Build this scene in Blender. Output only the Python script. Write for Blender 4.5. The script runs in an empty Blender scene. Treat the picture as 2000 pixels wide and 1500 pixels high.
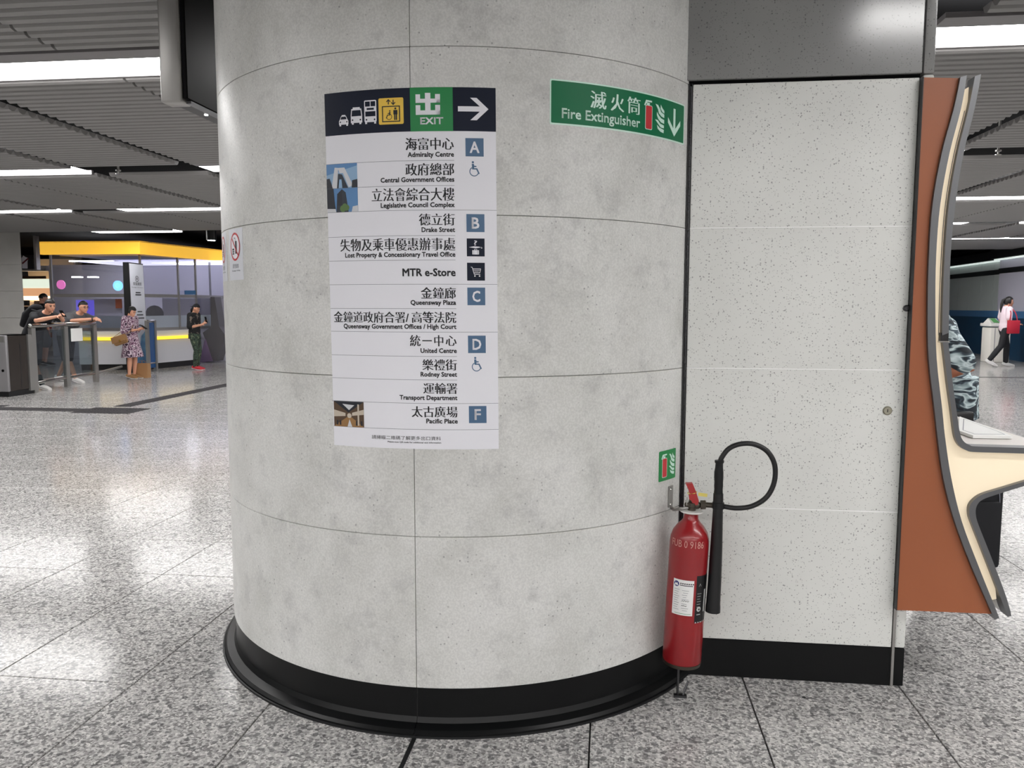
import bpy, bmesh, math, random
from mathutils import Matrix, Vector, Quaternion
random.seed(7)
SC = bpy.context.scene
COL = SC.collection
PI = math.pi
# ------------------------------------------------------------------ camera, world, exposure
EYE = 1.55
RT = Vector((0.99279391, 0.11982629, 0.00138502))
DN = Vector((0.0130925, -0.09697186, -0.99520101))
FW = Vector((-0.11911694, 0.98804763, -0.09784189))
FPX = 1550.0
cam_d = bpy.data.cameras.new('camera'); cam = bpy.data.objects.new('camera', cam_d); COL.objects.link(cam)
cam_d.sensor_width = 36; cam_d.lens = FPX / 2000 * 36; cam_d.clip_start = .05; cam_d.clip_end = 200
cam.matrix_world = Matrix(((RT.x, -DN.x, -FW.x, 0), (RT.y, -DN.y, -FW.y, 0), (RT.z, -DN.z, -FW.z, EYE), (0, 0, 0, 1)))
SC.camera = cam
W = bpy.data.worlds.new('world'); SC.world = W; W.use_nodes = True
W.node_tree.nodes['Background'].inputs[0].default_value = (.8, .85, 1, 1)
W.node_tree.nodes['Background'].inputs[1].default_value = .02
SC.view_settings.view_transform = 'Standard'; SC.view_settings.look = 'None'
SC.view_settings.gamma = 1; SC.view_settings.use_curve_mapping = False
SC.view_settings.exposure = 0.9
LAMP = 10.5          # strength of the ceiling strips

# ------------------------------------------------------------------ pixel (2000x1500) -> point helpers, used while surveying the place
def ray(px, py): return RT * ((px - 1000) / FPX) + DN * ((py - 750) / FPX) + FW
def onz(px, py, z):
    v = ray(px, py); return v * ((z - EYE) / v.z) + Vector((0, 0, EYE))
def ony(px, py, Y):
    v = ray(px, py); return v * (Y / v.y) + Vector((0, 0, EYE))
def proj(P):
    d = Vector(P) - Vector((0, 0, EYE)); z = d.dot(FW)
    return (1000 + FPX * d.dot(RT) / z, 750 + FPX * d.dot(DN) / z, z)

# ------------------------------------------------------------------ mesh builder
class MB:
    def __init__(s): s.v = []; s.f = []; s.m = []; s.mi = 0
    def add(s, vs, fs, mi=None):
        o = len(s.v); s.v += [tuple(x) for x in vs]
        for f in fs: s.f.append([i + o for i in f]); s.m.append(s.mi if mi is None else mi)
    def box(s, x0, x1, y0, y1, z0, z1, mi=None):
        s.add([(x0,y0,z0),(x1,y0,z0),(x1,y1,z0),(x0,y1,z0),(x0,y0,z1),(x1,y0,z1),(x1,y1,z1),(x0,y1,z1)],
              [(0,3,2,1),(4,5,6,7),(0,1,5,4),(1,2,6,5),(2,3,7,6),(3,0,4,7)], mi)
    def obox(s, c, ax, ay, az, hx, hy, hz, mi=None):
        c = Vector(c); ax = Vector(ax); ay = Vector(ay); az = Vector(az); vs = []
        for k in (-1, 1):
            for i, j in ((-1,-1),(1,-1),(1,1),(-1,1)): vs.append(c + ax*hx*i + ay*hy*j + az*hz*k)
        s.add(vs, [(0,3,2,1),(4,5,6,7),(0,1,5,4),(1,2,6,5),(2,3,7,6),(3,0,4,7)], mi)
    def prism(s, pts, f0, f1, mi=None):      # pts 2d; f0,f1 map (a,b)->3d for both faces
        n = len(pts); vs = [f0(*p) for p in pts] + [f1(*p) for p in pts]
        fs = [list(range(n)), list(range(2*n-1, n-1, -1))] + [(i, (i+1) % n, n + (i+1) % n, n + i) for i in range(n)]
        s.add(vs, fs, mi)
    def strip(s, left, right, f0, f1, mi=None):   # ribbon of quads between two 2d lines, given thickness
        n = len(left); vs = [f0(*p) for p in left] + [f0(*p) for p in right] + [f1(*p) for p in left] + [f1(*p) for p in right]
        fs = []
        for i in range(n-1):
            fs += [(i,i+1,n+i+1,n+i),(2*n+i,3*n+i,3*n+i+1,2*n+i+1),(i,2*n+i,2*n+i+1,i+1),(n+i,n+i+1,3*n+i+1,3*n+i)]
        fs += [(0,n,3*n,2*n),(n-1,3*n-1,4*n-1,2*n-1)]
        s.add(vs, fs, mi)
    def wall(s, a, b, z0, z1, t=.02, mi=None):    # upright slab from a to b in plan, thickness t to the left of a->b
        a = Vector(a); b = Vector(b); d = (b - a).normalized(); n = Vector((-d.y, d.x)) * t
        P = [a, b, b + n, a + n]
        s.add([(p.x,p.y,z0) for p in P] + [(p.x,p.y,z1) for p in P], [(0,3,2,1),(4,5,6,7),(0,1,5,4),(1,2,6,5),(2,3,7,6),(3,0,4,7)], mi)
    def loft(s, pts, rad, lat=None, n=12, dome=True, mi=None):
        pts = [Vector(p) for p in pts]; rad = [(r, r) if not isinstance(r, (tuple, list)) else r for r in rad]
        if dome:
            for end in (0, -1):
                a = pts[end]; b = pts[1] if end == 0 else pts[-2]; r = rad[end]; d = (a - b).normalized(); rm = min(r)
                ext = [(a + d*rm*.5, (r[0]*.87, r[1]*.87)), (a + d*rm*.86, (r[0]*.5, r[1]*.5)), (a + d*rm*.98, (r[0]*.12, r[1]*.12))]
                if end == 0: pts = [e[0] for e in reversed(ext)] + pts; rad = [e[1] for e in reversed(ext)] + rad
                else: pts += [e[0] for e in ext]; rad += [e[1] for e in ext]
        N = len(pts); vs = []; prev = None
        for i in range(N):
            t = (pts[min(i+1, N-1)] - pts[max(i-1, 0)]).normalized()
            if lat is not None: b = Vector(lat)
            else: b = prev if prev is not None else (Vector((0,1,0)) if abs(t.y) < .9 else Vector((1,0,0)))
            b = (b - t * b.dot(t)).normalized(); prev = b; a = b.cross(t)
            for k in range(n):
                q = 2*PI*k/n; vs.append(pts[i] + a*(rad[i][0]*math.cos(q)) + b*(rad[i][1]*math.sin(q)))
        fs = [(i*n+k, i*n+(k+1)%n, (i+1)*n+(k+1)%n, (i+1)*n+k) for i in range(N-1) for k in range(n)]
        fs += [list(range(n))[::-1], [(N-1)*n+k for k in range(n)]]
        s.add(vs, fs, mi)
    def ell(s, c, r, R=None, n=14, mi=None):
        c = Vector(c); R = R or Matrix.Identity(3); vs = []; h = n//2
        for i in range(1, h):
            th = PI*i/h
            for k in range(n):
                ph = 2*PI*k/n
                vs.append(c + R @ Vector((r[0]*math.sin(th)*math.cos(ph), r[1]*math.sin(th)*math.sin(ph), r[2]*math.cos(th))))
        vs += [c + R @ Vector((0,0,r[2])), c - R @ Vector((0,0,r[2]))]; T = len(vs)-2
        fs = [(i*n+k, (i+1)*n+k, (i+1)*n+(k+1)%n, i*n+(k+1)%n) for i in range(h-2) for k in range(n)]
        fs += [(T, k, (k+1)%n) for k in range(n)] + [(T+1, (h-2)*n+(k+1)%n, (h-2)*n+k) for k in range(n)]
        s.add(vs, fs, mi)
    def lathe(s, prof, c=(0,0,0), axis=(0,0,1), n=24, a0=0, a1=2*PI, mi=None):   # prof (r,h)
        az = Vector(axis).normalized(); ax = Vector((1,0,0)); ax = (ax - az*ax.dot(az)).normalized(); ay = az.cross(ax); c = Vector(c)
        full = abs(a1-a0-2*PI) < 1e-6; m = n if full else n+1; vs = []
        for r, h in prof:
            for k in range(m):
                q = a0+(a1-a0)*k/n; vs.append(c + az*h + ax*(r*math.cos(q)) + ay*(r*math.sin(q)))
        fs = []
        for i in range(len(prof)-1):
            for k in range(n):
                k2 = (k+1) % m; fs.append((i*m+k, i*m+k2, (i+1)*m+k2, (i+1)*m+k))
        if full:
            if prof[0][0] > 1e-5: fs.append([k for k in range(m)][::-1])
            if prof[-1][0] > 1e-5: fs.append([(len(prof)-1)*m+k for k in range(m)])
        s.add(vs, fs, mi)
    def mesh(s, name, mats, smooth=None, recalc=True):
        me = bpy.data.meshes.new(name); me.from_pydata(s.v, [], s.f)
        for m in (mats if isinstance(mats, (list, tuple)) else [mats]): me.materials.append(m)
        me.polygons.foreach_set('material_index', s.m)
        if recalc:
            bm = bmesh.new(); bm.from_mesh(me); bmesh.ops.remove_doubles(bm, verts=bm.verts, dist=1e-6)
            bmesh.ops.recalc_face_normals(bm, faces=bm.faces); bm.to_mesh(me); bm.free()
        if smooth is not None:
            me.polygons.foreach_set('use_smooth', [True]*len(me.polygons)); me.set_sharp_from_angle(angle=math.radians(smooth))
        me.update(); return me
    def build(s, name, mats, parent=None, smooth=None, **kw): return link(name, s.mesh(name, mats, smooth), parent, **kw)

def link(name, me, parent=None, label=None, cat=None, group=None, kind=None, loc=None):
    o = bpy.data.objects.new(name, me); COL.objects.link(o)
    if loc is not None: o.location = loc
    if parent is not None:
        o.parent = parent
        if parent.parent is None: o.matrix_parent_inverse = Matrix.Translation(-parent.location)
    tag(o, label, cat, group, kind); return o
def tag(o, label=None, cat=None, group=None, kind=None):
    if label: o['label'] = label
    if cat: o['category'] = cat
    if group: o['group'] = group
    if kind: o['kind'] = kind
def thing(name, label, cat, loc=(0,0,0), group=None, kind=None):
    o = bpy.data.objects.new(name, None); COL.objects.link(o); o.location = loc; o.empty_display_size = .1
    tag(o, label, cat, group, kind); return o
def bevel_box(x0, x1, y0, y1, z0, z1, b, mat, name='box', seg=2):
    m = MB(); m.box(x0,x1,y0,y1,z0,z1); me = m.mesh(name, mat)
    bm = bmesh.new(); bm.from_mesh(me); bmesh.ops.bevel(bm, geom=bm.edges[:], offset=b, segments=seg, affect='EDGES', profile=.5); bm.to_mesh(me); bm.free()
    me.polygons.foreach_set('use_smooth', [True]*len(me.polygons)); me.set_sharp_from_angle(angle=math.radians(40)); return me

# ------------------------------------------------------------------ materials
def srgb(r, g, b):
    f = lambda c: (c/255/12.92) if c/255 <= .04045 else ((c/255+.055)/1.055)**2.4
    return (f(r), f(g), f(b), 1)
def mat(name, col, rough=.5, metal=0, emit=None, strength=0, spec=.5, coat=0):
    m = bpy.data.materials.new(name); m.use_nodes = True; p = m.node_tree.nodes['Principled BSDF']
    p.inputs['Base Color'].default_value = col if len(col) == 4 else (*col, 1)
    p.inputs['Roughness'].default_value = rough; p.inputs['Metallic'].default_value = metal
    p.inputs['Specular IOR Level'].default_value = spec
    if coat: p.inputs['Coat Weight'].default_value = coat; p.inputs['Coat Roughness'].default_value = .1
    if emit: p.inputs['Emission Color'].default_value = emit; p.inputs['Emission Strength'].default_value = strength
    return m
class NT:
    def __init__(s, m): s.nt = m.node_tree; s.p = s.nt.nodes['Principled BSDF']; s.co = s.nt.nodes.new('ShaderNodeTexCoord').outputs['Object']
    def n(s, t, **kw):
        x = s.nt.nodes.new(t)
        for k, v in kw.items():
            if k.startswith('i_'):
                key = k[2:]; x.inputs[int(key) if key.isdigit() else key].default_value = v
            else: setattr(x, k, v)
        return x
    def l(s, a, b): s.nt.links.new(a, b)
    def noise(s, scale, detail=3, rough=.5, co=None):
        x = s.n('ShaderNodeTexNoise'); x.inputs['Scale'].default_value = scale; x.inputs['Detail'].default_value = detail; x.inputs['Roughness'].default_value = rough
        s.l(co or s.co, x.inputs['Vector']); return x.outputs['Fac']
    def vor(s, scale, out='Distance', co=None):
        x = s.n('ShaderNodeTexVoronoi'); x.inputs['Scale'].default_value = scale; s.l(co or s.co, x.inputs['Vector']); return x.outputs[out]
    def ramp(s, fac, stops, interp='LINEAR'):
        x = s.n('ShaderNodeValToRGB'); cr = x.color_ramp; cr.interpolation = interp
        while len(cr.elements) < len(stops): cr.elements.new(.5)
        for e, (p, c) in zip(cr.elements, stops): e.position = p; e.color = c if isinstance(c, tuple) else (c, c, c, 1)
        s.l(fac, x.inputs[0]); return x.outputs[0]
    def mix(s, fac, a, b, mode='MIX'):
        x = s.n('ShaderNodeMix', data_type='RGBA', blend_type=mode)
        for sock, v in ((x.inputs['Factor'], fac), (x.inputs[6], a), (x.inputs[7], b)):
            if hasattr(v, 'is_output'): s.l(v, sock)
            else: sock.default_value = v
        return x.outputs[2]
    def math(s, op, a, b):
        x = s.n('ShaderNodeMath', operation=op)
        for i, v in enumerate((a, b)):
            if hasattr(v, 'is_output'): s.l(v, x.inputs[i])
            else: x.inputs[i].default_value = v
        return x.outputs[0]
    def scale(s, v):
        x = s.n('ShaderNodeMapping'); x.inputs['Scale'].default_value = v; s.l(s.co, x.inputs[0]); return x.outputs[0]
    def color(s, c): s.l(c, s.p.inputs['Base Color'])
    def bump(s, h, strength=.1, dist=.001):
        b = s.n('ShaderNodeBump'); b.inputs['Strength'].default_value = strength; b.inputs['Distance'].default_value = dist
        s.l(h, b.inputs['Height']); s.l(b.outputs[0], s.p.inputs['Normal'])
def sep_x(t, col):
    x = t.n('ShaderNodeSeparateColor'); t.l(col, x.inputs[0]); return x.outputs[0]

M = {}
# cast stone of the round column: pale, cloudy grey with small pits
m = M['stone'] = mat('column_stone', (.6,.6,.6), .34, spec=.16); t = NT(m)
base = t.ramp(t.noise(3.2, 6, .62), [(.3, srgb(203,203,199)), (.55, srgb(219,219,216)), (.8, srgb(226,226,224))])
cl = t.ramp(t.noise(9, 5, .7), [(.52, 0.), (.68, 1.)])
base = t.mix(t.math('MULTIPLY', cl, .42), base, srgb(176,176,176))
fine = t.ramp(t.noise(140, 2, .6), [(.42, .88), (.6, 1.)])
base = t.mix(1., base, fine, 'MULTIPLY')
pd = t.vor(70); pc = sep_x(t, t.vor(70, 'Color'))
pit = t.math('MULTIPLY', t.math('LESS_THAN', pd, .22), t.math('GREATER_THAN', pc, .86))
pit = t.math('MULTIPLY', pit, t.ramp(t.noise(4, 2), [(.4, .25), (.62, 1.)]))
base = t.mix(t.math('MULTIPLY', pit, .62), base, srgb(110,110,112)); t.color(base)
# white composite wall panels with dark flecks
m = M['panel'] = mat('flecked_panel', (.6,.6,.6), .3, spec=.5); t = NT(m)
base = t.ramp(t.noise(2, 4, .5), [(.3, srgb(211,212,208)), (.7, srgb(222,223,219))])
for sc, thr, d, amt in ((95, .80, .27, .62), (170, .78, .32, .45), (60, .88, .17, .75)):
    pd = t.vor(sc); pc = sep_x(t, t.vor(sc, 'Color'))
    k = t.math('MULTIPLY', t.math('LESS_THAN', pd, d), t.math('GREATER_THAN', pc, thr))
    base = t.mix(t.math('MULTIPLY', k, amt), base, srgb(106,106,108))
t.color(base)
m = M['header'] = mat('flecked_header', (.4,.4,.4), .17, spec=.85); t = NT(m)
base = t.ramp(t.noise(2, 4, .5), [(.3, srgb(132,132,132)), (.7, srgb(144,144,143))])
for sc, thr, d, amt in ((95, .80, .27, .62), (170, .78, .32, .45)):
    pd = t.vor(sc); pc = sep_x(t, t.vor(sc, 'Color'))
    base = t.mix(t.math('MULTIPLY', t.math('MULTIPLY', t.math('LESS_THAN', pd, d), t.math('GREATER_THAN', pc, thr)), amt), base, srgb(80,80,82))
t.color(base)
# granite floor
def granite(name, joints=False):
    m = mat(name, (.4,.4,.4), .16, spec=.36); t = NT(m)
    c1 = sep_x(t, t.vor(120, 'Color')); c2 = sep_x(t, t.vor(62, 'Color'))
    g = t.ramp(c1, [(0, srgb(134,132,131)), (.18, srgb(160,158,157)), (.42, srgb(186,184,182)), (.72, srgb(206,204,202)), (.9, srgb(222,220,217))], 'CONSTANT')
    dk = t.math('LESS_THAN', c2, .13)
    g = t.mix(t.math('MULTIPLY', dk, .66), g, srgb(84,84,86))
    g = t.mix(1., g, t.ramp(t.noise(1.1, 4, .6), [(.3, .86), (.7, 1.)]), 'MULTIPLY')
    if joints:
        b = t.n('ShaderNodeTexBrick'); b.offset = 0; b.inputs['Scale'].default_value = 1; b.inputs['Mortar Size'].default_value = .0035
        b.inputs['Brick Width'].default_value = .625; b.inputs['Row Height'].default_value = .6365
        mp = t.n('ShaderNodeMapping'); mp.inputs['Location'].default_value = (.046, -.377, 0); t.l(t.co, mp.inputs[0]); t.l(mp.outputs[0], b.inputs['Vector'])
        b.inputs['Color1'].default_value = b.inputs['Color2'].default_value = (0,0,0,1); b.inputs['Mortar'].default_value = (1,1,1,1)
        g = t.mix(t.math('MULTIPLY', sep_x(t, b.outputs['Color']), .6), g, srgb(80,80,80))
    nt = m.node_tree
    df = t.n('ShaderNodeBsdfDiffuse'); t.l(g, df.inputs['Color'])
    gl = t.n('ShaderNodeBsdfGlossy', distribution='BECKMANN'); t.l(t.ramp(t.noise(160, 2), [(.3, .13), (.7, .17)]), gl.inputs['Roughness'])
    fr = t.n('ShaderNodeFresnel'); fr.inputs['IOR'].default_value = 1.45
    mx = t.n('ShaderNodeMixShader'); t.l(t.math('MULTIPLY', fr.outputs[0], .86), mx.inputs[0]); t.l(df.outputs[0], mx.inputs[1]); t.l(gl.outputs[0], mx.inputs[2])
    nt.nodes.remove(t.p); t.l(mx.outputs[0], nt.nodes['Material Output'].inputs[0])
    return m
M['granite'] = granite('granite_tile'); M['granite_far'] = granite('granite_field', True)
M['grout'] = mat('grout', srgb(34,34,35), .8)
M['slat'] = mat('slat_paint', srgb(124,122,121), .42)
M['trough'] = mat('trough_paint', srgb(116,113,114), .5)
M['void'] = mat('dark_void', srgb(7,7,8), .95, spec=.1)
M['ceiling_plain'] = mat('ceiling_plain', srgb(120,118,117), .6)
M['strip'] = mat('lamp_strip', (1,1,1), .5, emit=(1,.985,.975,1), strength=LAMP)
M['strip_bright'] = mat('lamp_strip_bright', (1,1,1), .5, emit=(1,.985,.975,1), strength=LAMP)
M['black_base'] = mat('skirting_black', srgb(12,13,14), .35, spec=.22)
M['rubber'] = mat('rubber_lip', srgb(26,27,28), .42, spec=.3)
M['black'] = mat('black_plastic', srgb(16,16,18), .4)
M['black_gloss'] = mat('black_gloss', srgb(5,5,6), .5, spec=.08)
M['steel'] = mat('brushed_steel', srgb(158,156,153), .36, .7)
t = NT(M['steel']); t.bump(t.noise(60, 2, co=t.scale((1, 1, .02))), .06)
M['dark_steel'] = mat('dark_steel', srgb(88,88,90), .35, 1)
M['chrome'] = mat('chrome', srgb(190,188,184), .2, 1)
M['frame_grey'] = mat('frame_grey', srgb(112,113,115), .36, .75)
M['orange'] = mat('orange_laminate', srgb(180,96,52), .42); t = NT(M['orange'])
t.color(t.ramp(t.noise(1.4, 3), [(.3, srgb(149,83,48)), (.7, srgb(155,88,52))]))
M['cream'] = mat('backlit_acrylic', srgb(222,210,186), .4, emit=srgb(255,232,196), strength=.19)
M['white'] = mat('white_paint', srgb(226,224,220), .4)
M['worktop'] = mat('worktop_white', srgb(214,208,202), .32)
M['paper'] = mat('paper', srgb(232,232,230), .6)
M['ink'] = mat('ink', srgb(24,26,32), .5)
M['navy'] = mat('sign_navy', srgb(15,23,42), .45, spec=.25)
M['sign_white'] = mat('sign_white', srgb(232,232,238), .38)
M['sign_green'] = mat('sign_green', srgb(0,128,62), .38)
M['fire_green'] = mat('fire_green', srgb(0,106,66), .45, spec=.25)
M['fire_pale'] = mat('fire_pale', srgb(206,236,222), .4)
M['sign_yellow'] = mat('sign_yellow', srgb(236,196,72), .4)
M['tile_blue'] = mat('tile_blue', srgb(72,104,136), .4)
M['line_grey'] = mat('line_grey', srgb(112,114,124), .5)
M['print_red'] = mat('print_red', srgb(196,44,50), .4)
M['red'] = mat('extinguisher_red', srgb(166,28,34), .28, coat=.3); t = NT(M['red'])
t.color(t.mix(t.math('MULTIPLY', t.ramp(t.noise(26, 5, .7), [(.6, 0.), (.75, 1.)]), .25), t.ramp(t.noise(5, 3), [(.3, srgb(134,24,30)), (.7, srgb(148,28,33))]), srgb(110,24,28)))
M['red_lever'] = mat('lever_red', srgb(164,38,40), .38)
M['brass'] = mat('valve_metal', srgb(86,80,72), .4, .8)
M['tag_yellow'] = mat('tag_yellow', srgb(226,210,110), .5)
M['yellow_lit'] = mat('yellow_fascia', srgb(248,186,48), .4, emit=srgb(255,196,70), strength=.36)
M['yellow_line'] = mat('yellow_light', srgb(255,215,60), .4, emit=srgb(255,214,60), strength=.6)
M['concrete'] = mat('pillar_concrete', srgb(196,194,190), .5); t = NT(M['concrete'])
t.color(t.ramp(t.noise(2, 5), [(.3, srgb(188,186,182)), (.7, srgb(202,200,196))]))
M['booth_white'] = mat('booth_white', srgb(206,206,212), .35)
M['booth_in'] = mat('booth_interior', srgb(188,187,196), .6)
M['booth_grey'] = mat('booth_grey', srgb(96,94,96), .4)
M['booth_purple'] = mat('booth_purple', srgb(120,102,130), .4)
M['downlight'] = mat('downlight', (1,1,1), emit=(1,1,1,1), strength=12)
M['frost'] = mat('frosted', srgb(186,196,202), .5)
M['tactile'] = mat('tactile_grey', srgb(70,68,70), .85, spec=.12)
M['blue_dark'] = mat('wall_blue', srgb(22,62,92), .4)
M['blue_cap'] = mat('wall_blue_cap', srgb(66,112,158), .35)
M['metal_panel'] = mat('wall_panel_pale', srgb(200,208,206), .3, .15)
M['metal_panel2'] = mat('wall_panel_lilac', srgb(182,180,194), .4)
def glass(name, tint, gl, rough=.02):
    m = bpy.data.materials.new(name); m.use_nodes = True; nt = m.node_tree; nt.nodes.remove(nt.nodes['Principled BSDF'])
    a = nt.nodes.new('ShaderNodeBsdfTransparent'); a.inputs[0].default_value = tint
    b = nt.nodes.new('ShaderNodeBsdfGlossy'); b.inputs['Roughness'].default_value = rough
    x = nt.nodes.new('ShaderNodeMixShader'); x.inputs[0].default_value = gl
    nt.links.new(a.outputs[0], x.inputs[1]); nt.links.new(b.outputs[0], x.inputs[2]); nt.links.new(x.outputs[0], nt.nodes['Material Output'].inputs[0]); return m
M['glass'] = glass('booth_glass', (.88,.88,.92,1), .16)
M['glass_dark'] = glass('barrier_glass', (.62,.68,.7,1), .1)
M['skin'] = mat('skin', srgb(206,150,122), .5)
M['skin_tan'] = mat('skin_tan', srgb(150,90,62), .5)
M['hair'] = mat('hair', srgb(18,15,15), .5)
M['cloth_black'] = mat('cloth_black', srgb(18,19,24), .8)
M['cloth_grey'] = mat('cloth_grey', srgb(84,84,88), .8)
M['cloth_dark'] = mat('cloth_dark', srgb(26,34,40), .8)
M['cloth_white'] = mat('cloth_pinkwhite', srgb(226,208,216), .8)
M['shoe_white'] = mat('shoe_white', srgb(210,208,206), .5)
M['shoe_red'] = mat('shoe_red', srgb(190,30,44), .5)
M['bag_red'] = mat('bag_red', srgb(170,24,46), .5)
M['bag_brown'] = mat('bag_brown', srgb(150,112,72), .5)
M['kraft'] = mat('kraft_paper', srgb(164,124,84), .7)
def patterned(name, cols, scale, stretch=(1,1,1), rough=.8, dist=0):
    m = mat(name, cols[0], rough); t = NT(m)
    nz = t.n('ShaderNodeTexNoise'); nz.inputs['Scale'].default_value = scale; nz.inputs['Detail'].default_value = 2; nz.inputs['Distortion'].default_value = dist
    t.l(t.scale(stretch), nz.inputs['Vector'])
    k = len(cols); t.color(t.ramp(nz.outputs['Fac'], [(.3+.4*i/k, c) for i, c in enumerate(cols)], 'CONSTANT' if dist == 0 else 'LINEAR')); return m
M['floral'] = patterned('floral_dress', [srgb(64,36,60), srgb(190,168,182), srgb(92,54,80), srgb(200,184,194), srgb(58,34,56)], 13)
M['camo'] = patterned('camouflage', [srgb(30,38,34), srgb(64,82,66), srgb(38,48,40), srgb(96,108,84)], 14)
M['graphic_tee'] = patterned('printed_black_tee', [srgb(18,18,20), srgb(18,18,20), srgb(24,24,26), srgb(110,100,92)], 12)
M['tiedye'] = patterned('tie_dye', [srgb(24,32,40), srgb(52,64,74), srgb(150,168,172), srgb(206,220,222), srgb(70,86,96), srgb(30,38,46)], 5.5, (1,1,2.6), .8, 1.6)

# ------------------------------------------------------------------ setting: floor
CX, CY, CR = -0.676, 3.8345, 1.122           # round column
WY = 3.285                                   # face of the flat wall
CH = 3.2                                     # ceiling height
f = MB(); f.box(-30, 22, -14, 40, -.12, -.012)
floor = f.build('floor', M['grout'], kind='structure')
TW, TH = .625, .6365
cells = []
for i in range(-48, 36):
    for j in range(-27, 63):
        cells.append((-.046 + i*TW, 2.923 + j*TH, i, j))
near = []
for x, y, i, j in cells:
    cx, cy = x + TW/2, y + TH/2
    if cy < 1.2 or cy > 14: continue
    ok = any(proj((x+a*TW, y+b*TH, 0))[2] > .5 and -5 <= proj((x+a*TW, y+b*TH, 0))[0] <= 2005 and proj((x+a*TW, y+b*TH, 0))[1] <= 1510 for a in (0,1) for b in (0,1))
    if not ok or math.hypot(cx-CX, cy-CY) < 1.122-.45 or (.3 < x and x+TW < 1.2 and y > WY+.05 and y < 4.4): continue
    # hidden behind the column
    q = proj((cx, cy, 0))
    if cy > 4.6 and 490 < q[0] < 1740: continue
    near.append((q[2], x, y, i, j))
near.sort(); near = near[:295]; taken = set((n[3], n[4]) for n in near)
def tile_mesh(name, w, d):
    m = MB(); g = .0030; c = .0016
    m.add([(g+c,g+c,0),(w-g-c,g+c,0),(w-g-c,d-g-c,0),(g+c,d-g-c,0),(g,g,-c),(w-g,g,-c),(w-g,d-g,-c),(g,d-g,-c),(g,g,-.012),(w-g,g,-.012),(w-g,d-g,-.012),(g,d-g,-.012)],
          [(0,1,2,3)] + [(a, (a+1)%4, 4+(a+1)%4, 4+a)[::-1] for a in range(4)] + [(4+a, 4+(a+1)%4, 8+(a+1)%4, 8+a)[::-1] for a in range(4)])
    return m.mesh(name, M['granite'], recalc=False)
tm = tile_mesh('floor_tile', TW, TH)
for q, x, y, i, j in near: link('floor_tile', tm, floor, loc=(x, y, 0))
fm = MB()
for x, y, i, j in cells:
    if (i, j) not in taken: fm.add([(x,y,0),(x+TW,y,0),(x+TW,y+TH,0),(x,y+TH,0)], [(0,1,2,3)])
me = fm.mesh('tile_field', M['granite_far'], recalc=True); link('tile_field', me, floor, kind='stuff')
j = MB(); j.box(-.681, -.665, 1.2, 2.672, -.004, .0012); j.build('movement_joint', M['rubber'], floor)
j = MB(); j.box(2, 14, 18.5, 18.66, -.004, .002); j.build('threshold_strip', M['dark_steel'], floor)
P = onz(1570, 1362, 0); m = MB(); m.lathe([(0,.001),(.0075,.001),(.009,-.003)], P, n=12); m.build('floor_plug', M['rubber'], floor, 40)
# dark tactile guide path
def tactile(x, y, w, d, ridged):
    m = MB(); m.box(x, x+w, y, y+d, 0, .004)
    if ridged:
        for k in range(6): m.box(x+w*(k+.25)/6, x+w*(k+.7)/6, y+.02, y+d-.02, .004, .009)
    else:
        for k in range(3): m.box(x+.02, x+w-.02, y+d*(k+.2)/3, y+d*(k+.7)/3, .004, .009)
    m.build('tactile_tile', M['tactile'], floor)
for k in range(14): tactile(-11.9+k*.3, 10.70 + (.22 if k < 9 else 0), .295, .3, False)
for k in range(3):
    for l in range(2): tactile(-7.72+k*.3, 10.55+l*.3, .295, .295, True)
for k in range(30): tactile(-7.55, 11.32+k*.3, .28, .295, False)

# ------------------------------------------------------------------ ceiling: dark void, fluted slats, lamp strips
c = MB(); c.box(-30, 22, -14, 40, CH+.3, CH+.4)
ceiling = c.build('ceiling', M['void'], kind='structure')
P_SL = .117
def slat_shape(m, x0, x1, y):
    prof = [(-.050, .024), (-.051, .02), (-.046, .008), (-.03, -.014), (0, -.024), (.03, -.014), (.046, .008), (.051, .02), (.050, .024)]
    n = len(prof); vs = [(x0, y+a, b) for a, b in prof] + [(x1, y+a, b) for a, b in prof]
    m.add(vs, [(i, i+1, n+i+1, n+i) for i in range(n-1)] + [list(range(n))[::-1], [n+i for i in range(n)]])
slat_cache = {}
def slat(x0, x1, y):
    key = round(x1-x0, 3)
    if key not in slat_cache:
        m = MB(); slat_shape(m, 0, key, 0); slat_cache[key] = m.mesh('slat', M['slat'], 35)
    link('slat', slat_cache[key], ceiling, loc=(x0, y, CH))
def bay_single(y0, n, segs):
    for k in range(n):
        for x0, x1 in segs: slat(x0, x1, y0 + k*P_SL)
def bay_stuff(y0, n, segs):
    m = MB()
    for k in range(n):
        for x0, x1 in segs: slat_shape(m, x0, x1, y0 + k*P_SL)
    me = m.mesh('slat_field', M['slat'], 35); link('slat_field', me, ceiling, kind='stuff', loc=(0, 0, CH))
g = .085
bay_single(4.06, 8, [(-9.2, -3.54), (-3.52, 1.75)]); 
for k in range(8): slat(2.07 - (.0 if k % 2 else 0), 5.6, 4.06 + k*P_SL)
bay_single(5.62, 29, [(-9.4, -6.37-g), (-6.37+g, -4.92-g), (-4.92+g, -3.53), (-3.51, .2), (1.1, 3.5-g), (3.5+g, 6.6)])
bay_stuff(9.62, 28, [(-12.4, -9.4-g), (-9.4+g, -7.86), (-7.84, -6.38-g), (-6.38+g, -4.9-g), (-4.9+g, 2), (2, 5-g), (5+g, 6.42), (6.44, 10)])
bay_stuff(13.4, 28, [(-14, -10.75-g), (-10.75+g, -9.4-g), (-9.4+g, -7.86), (-7.84, 3), (3, 6.40), (6.42, 8-g), (8+g, 11)])
bay_stuff(17.3, 28, [(-6, 3), (3, 8-g), (8+g, 9.4-g), (9.4+g, 14)])
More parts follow.
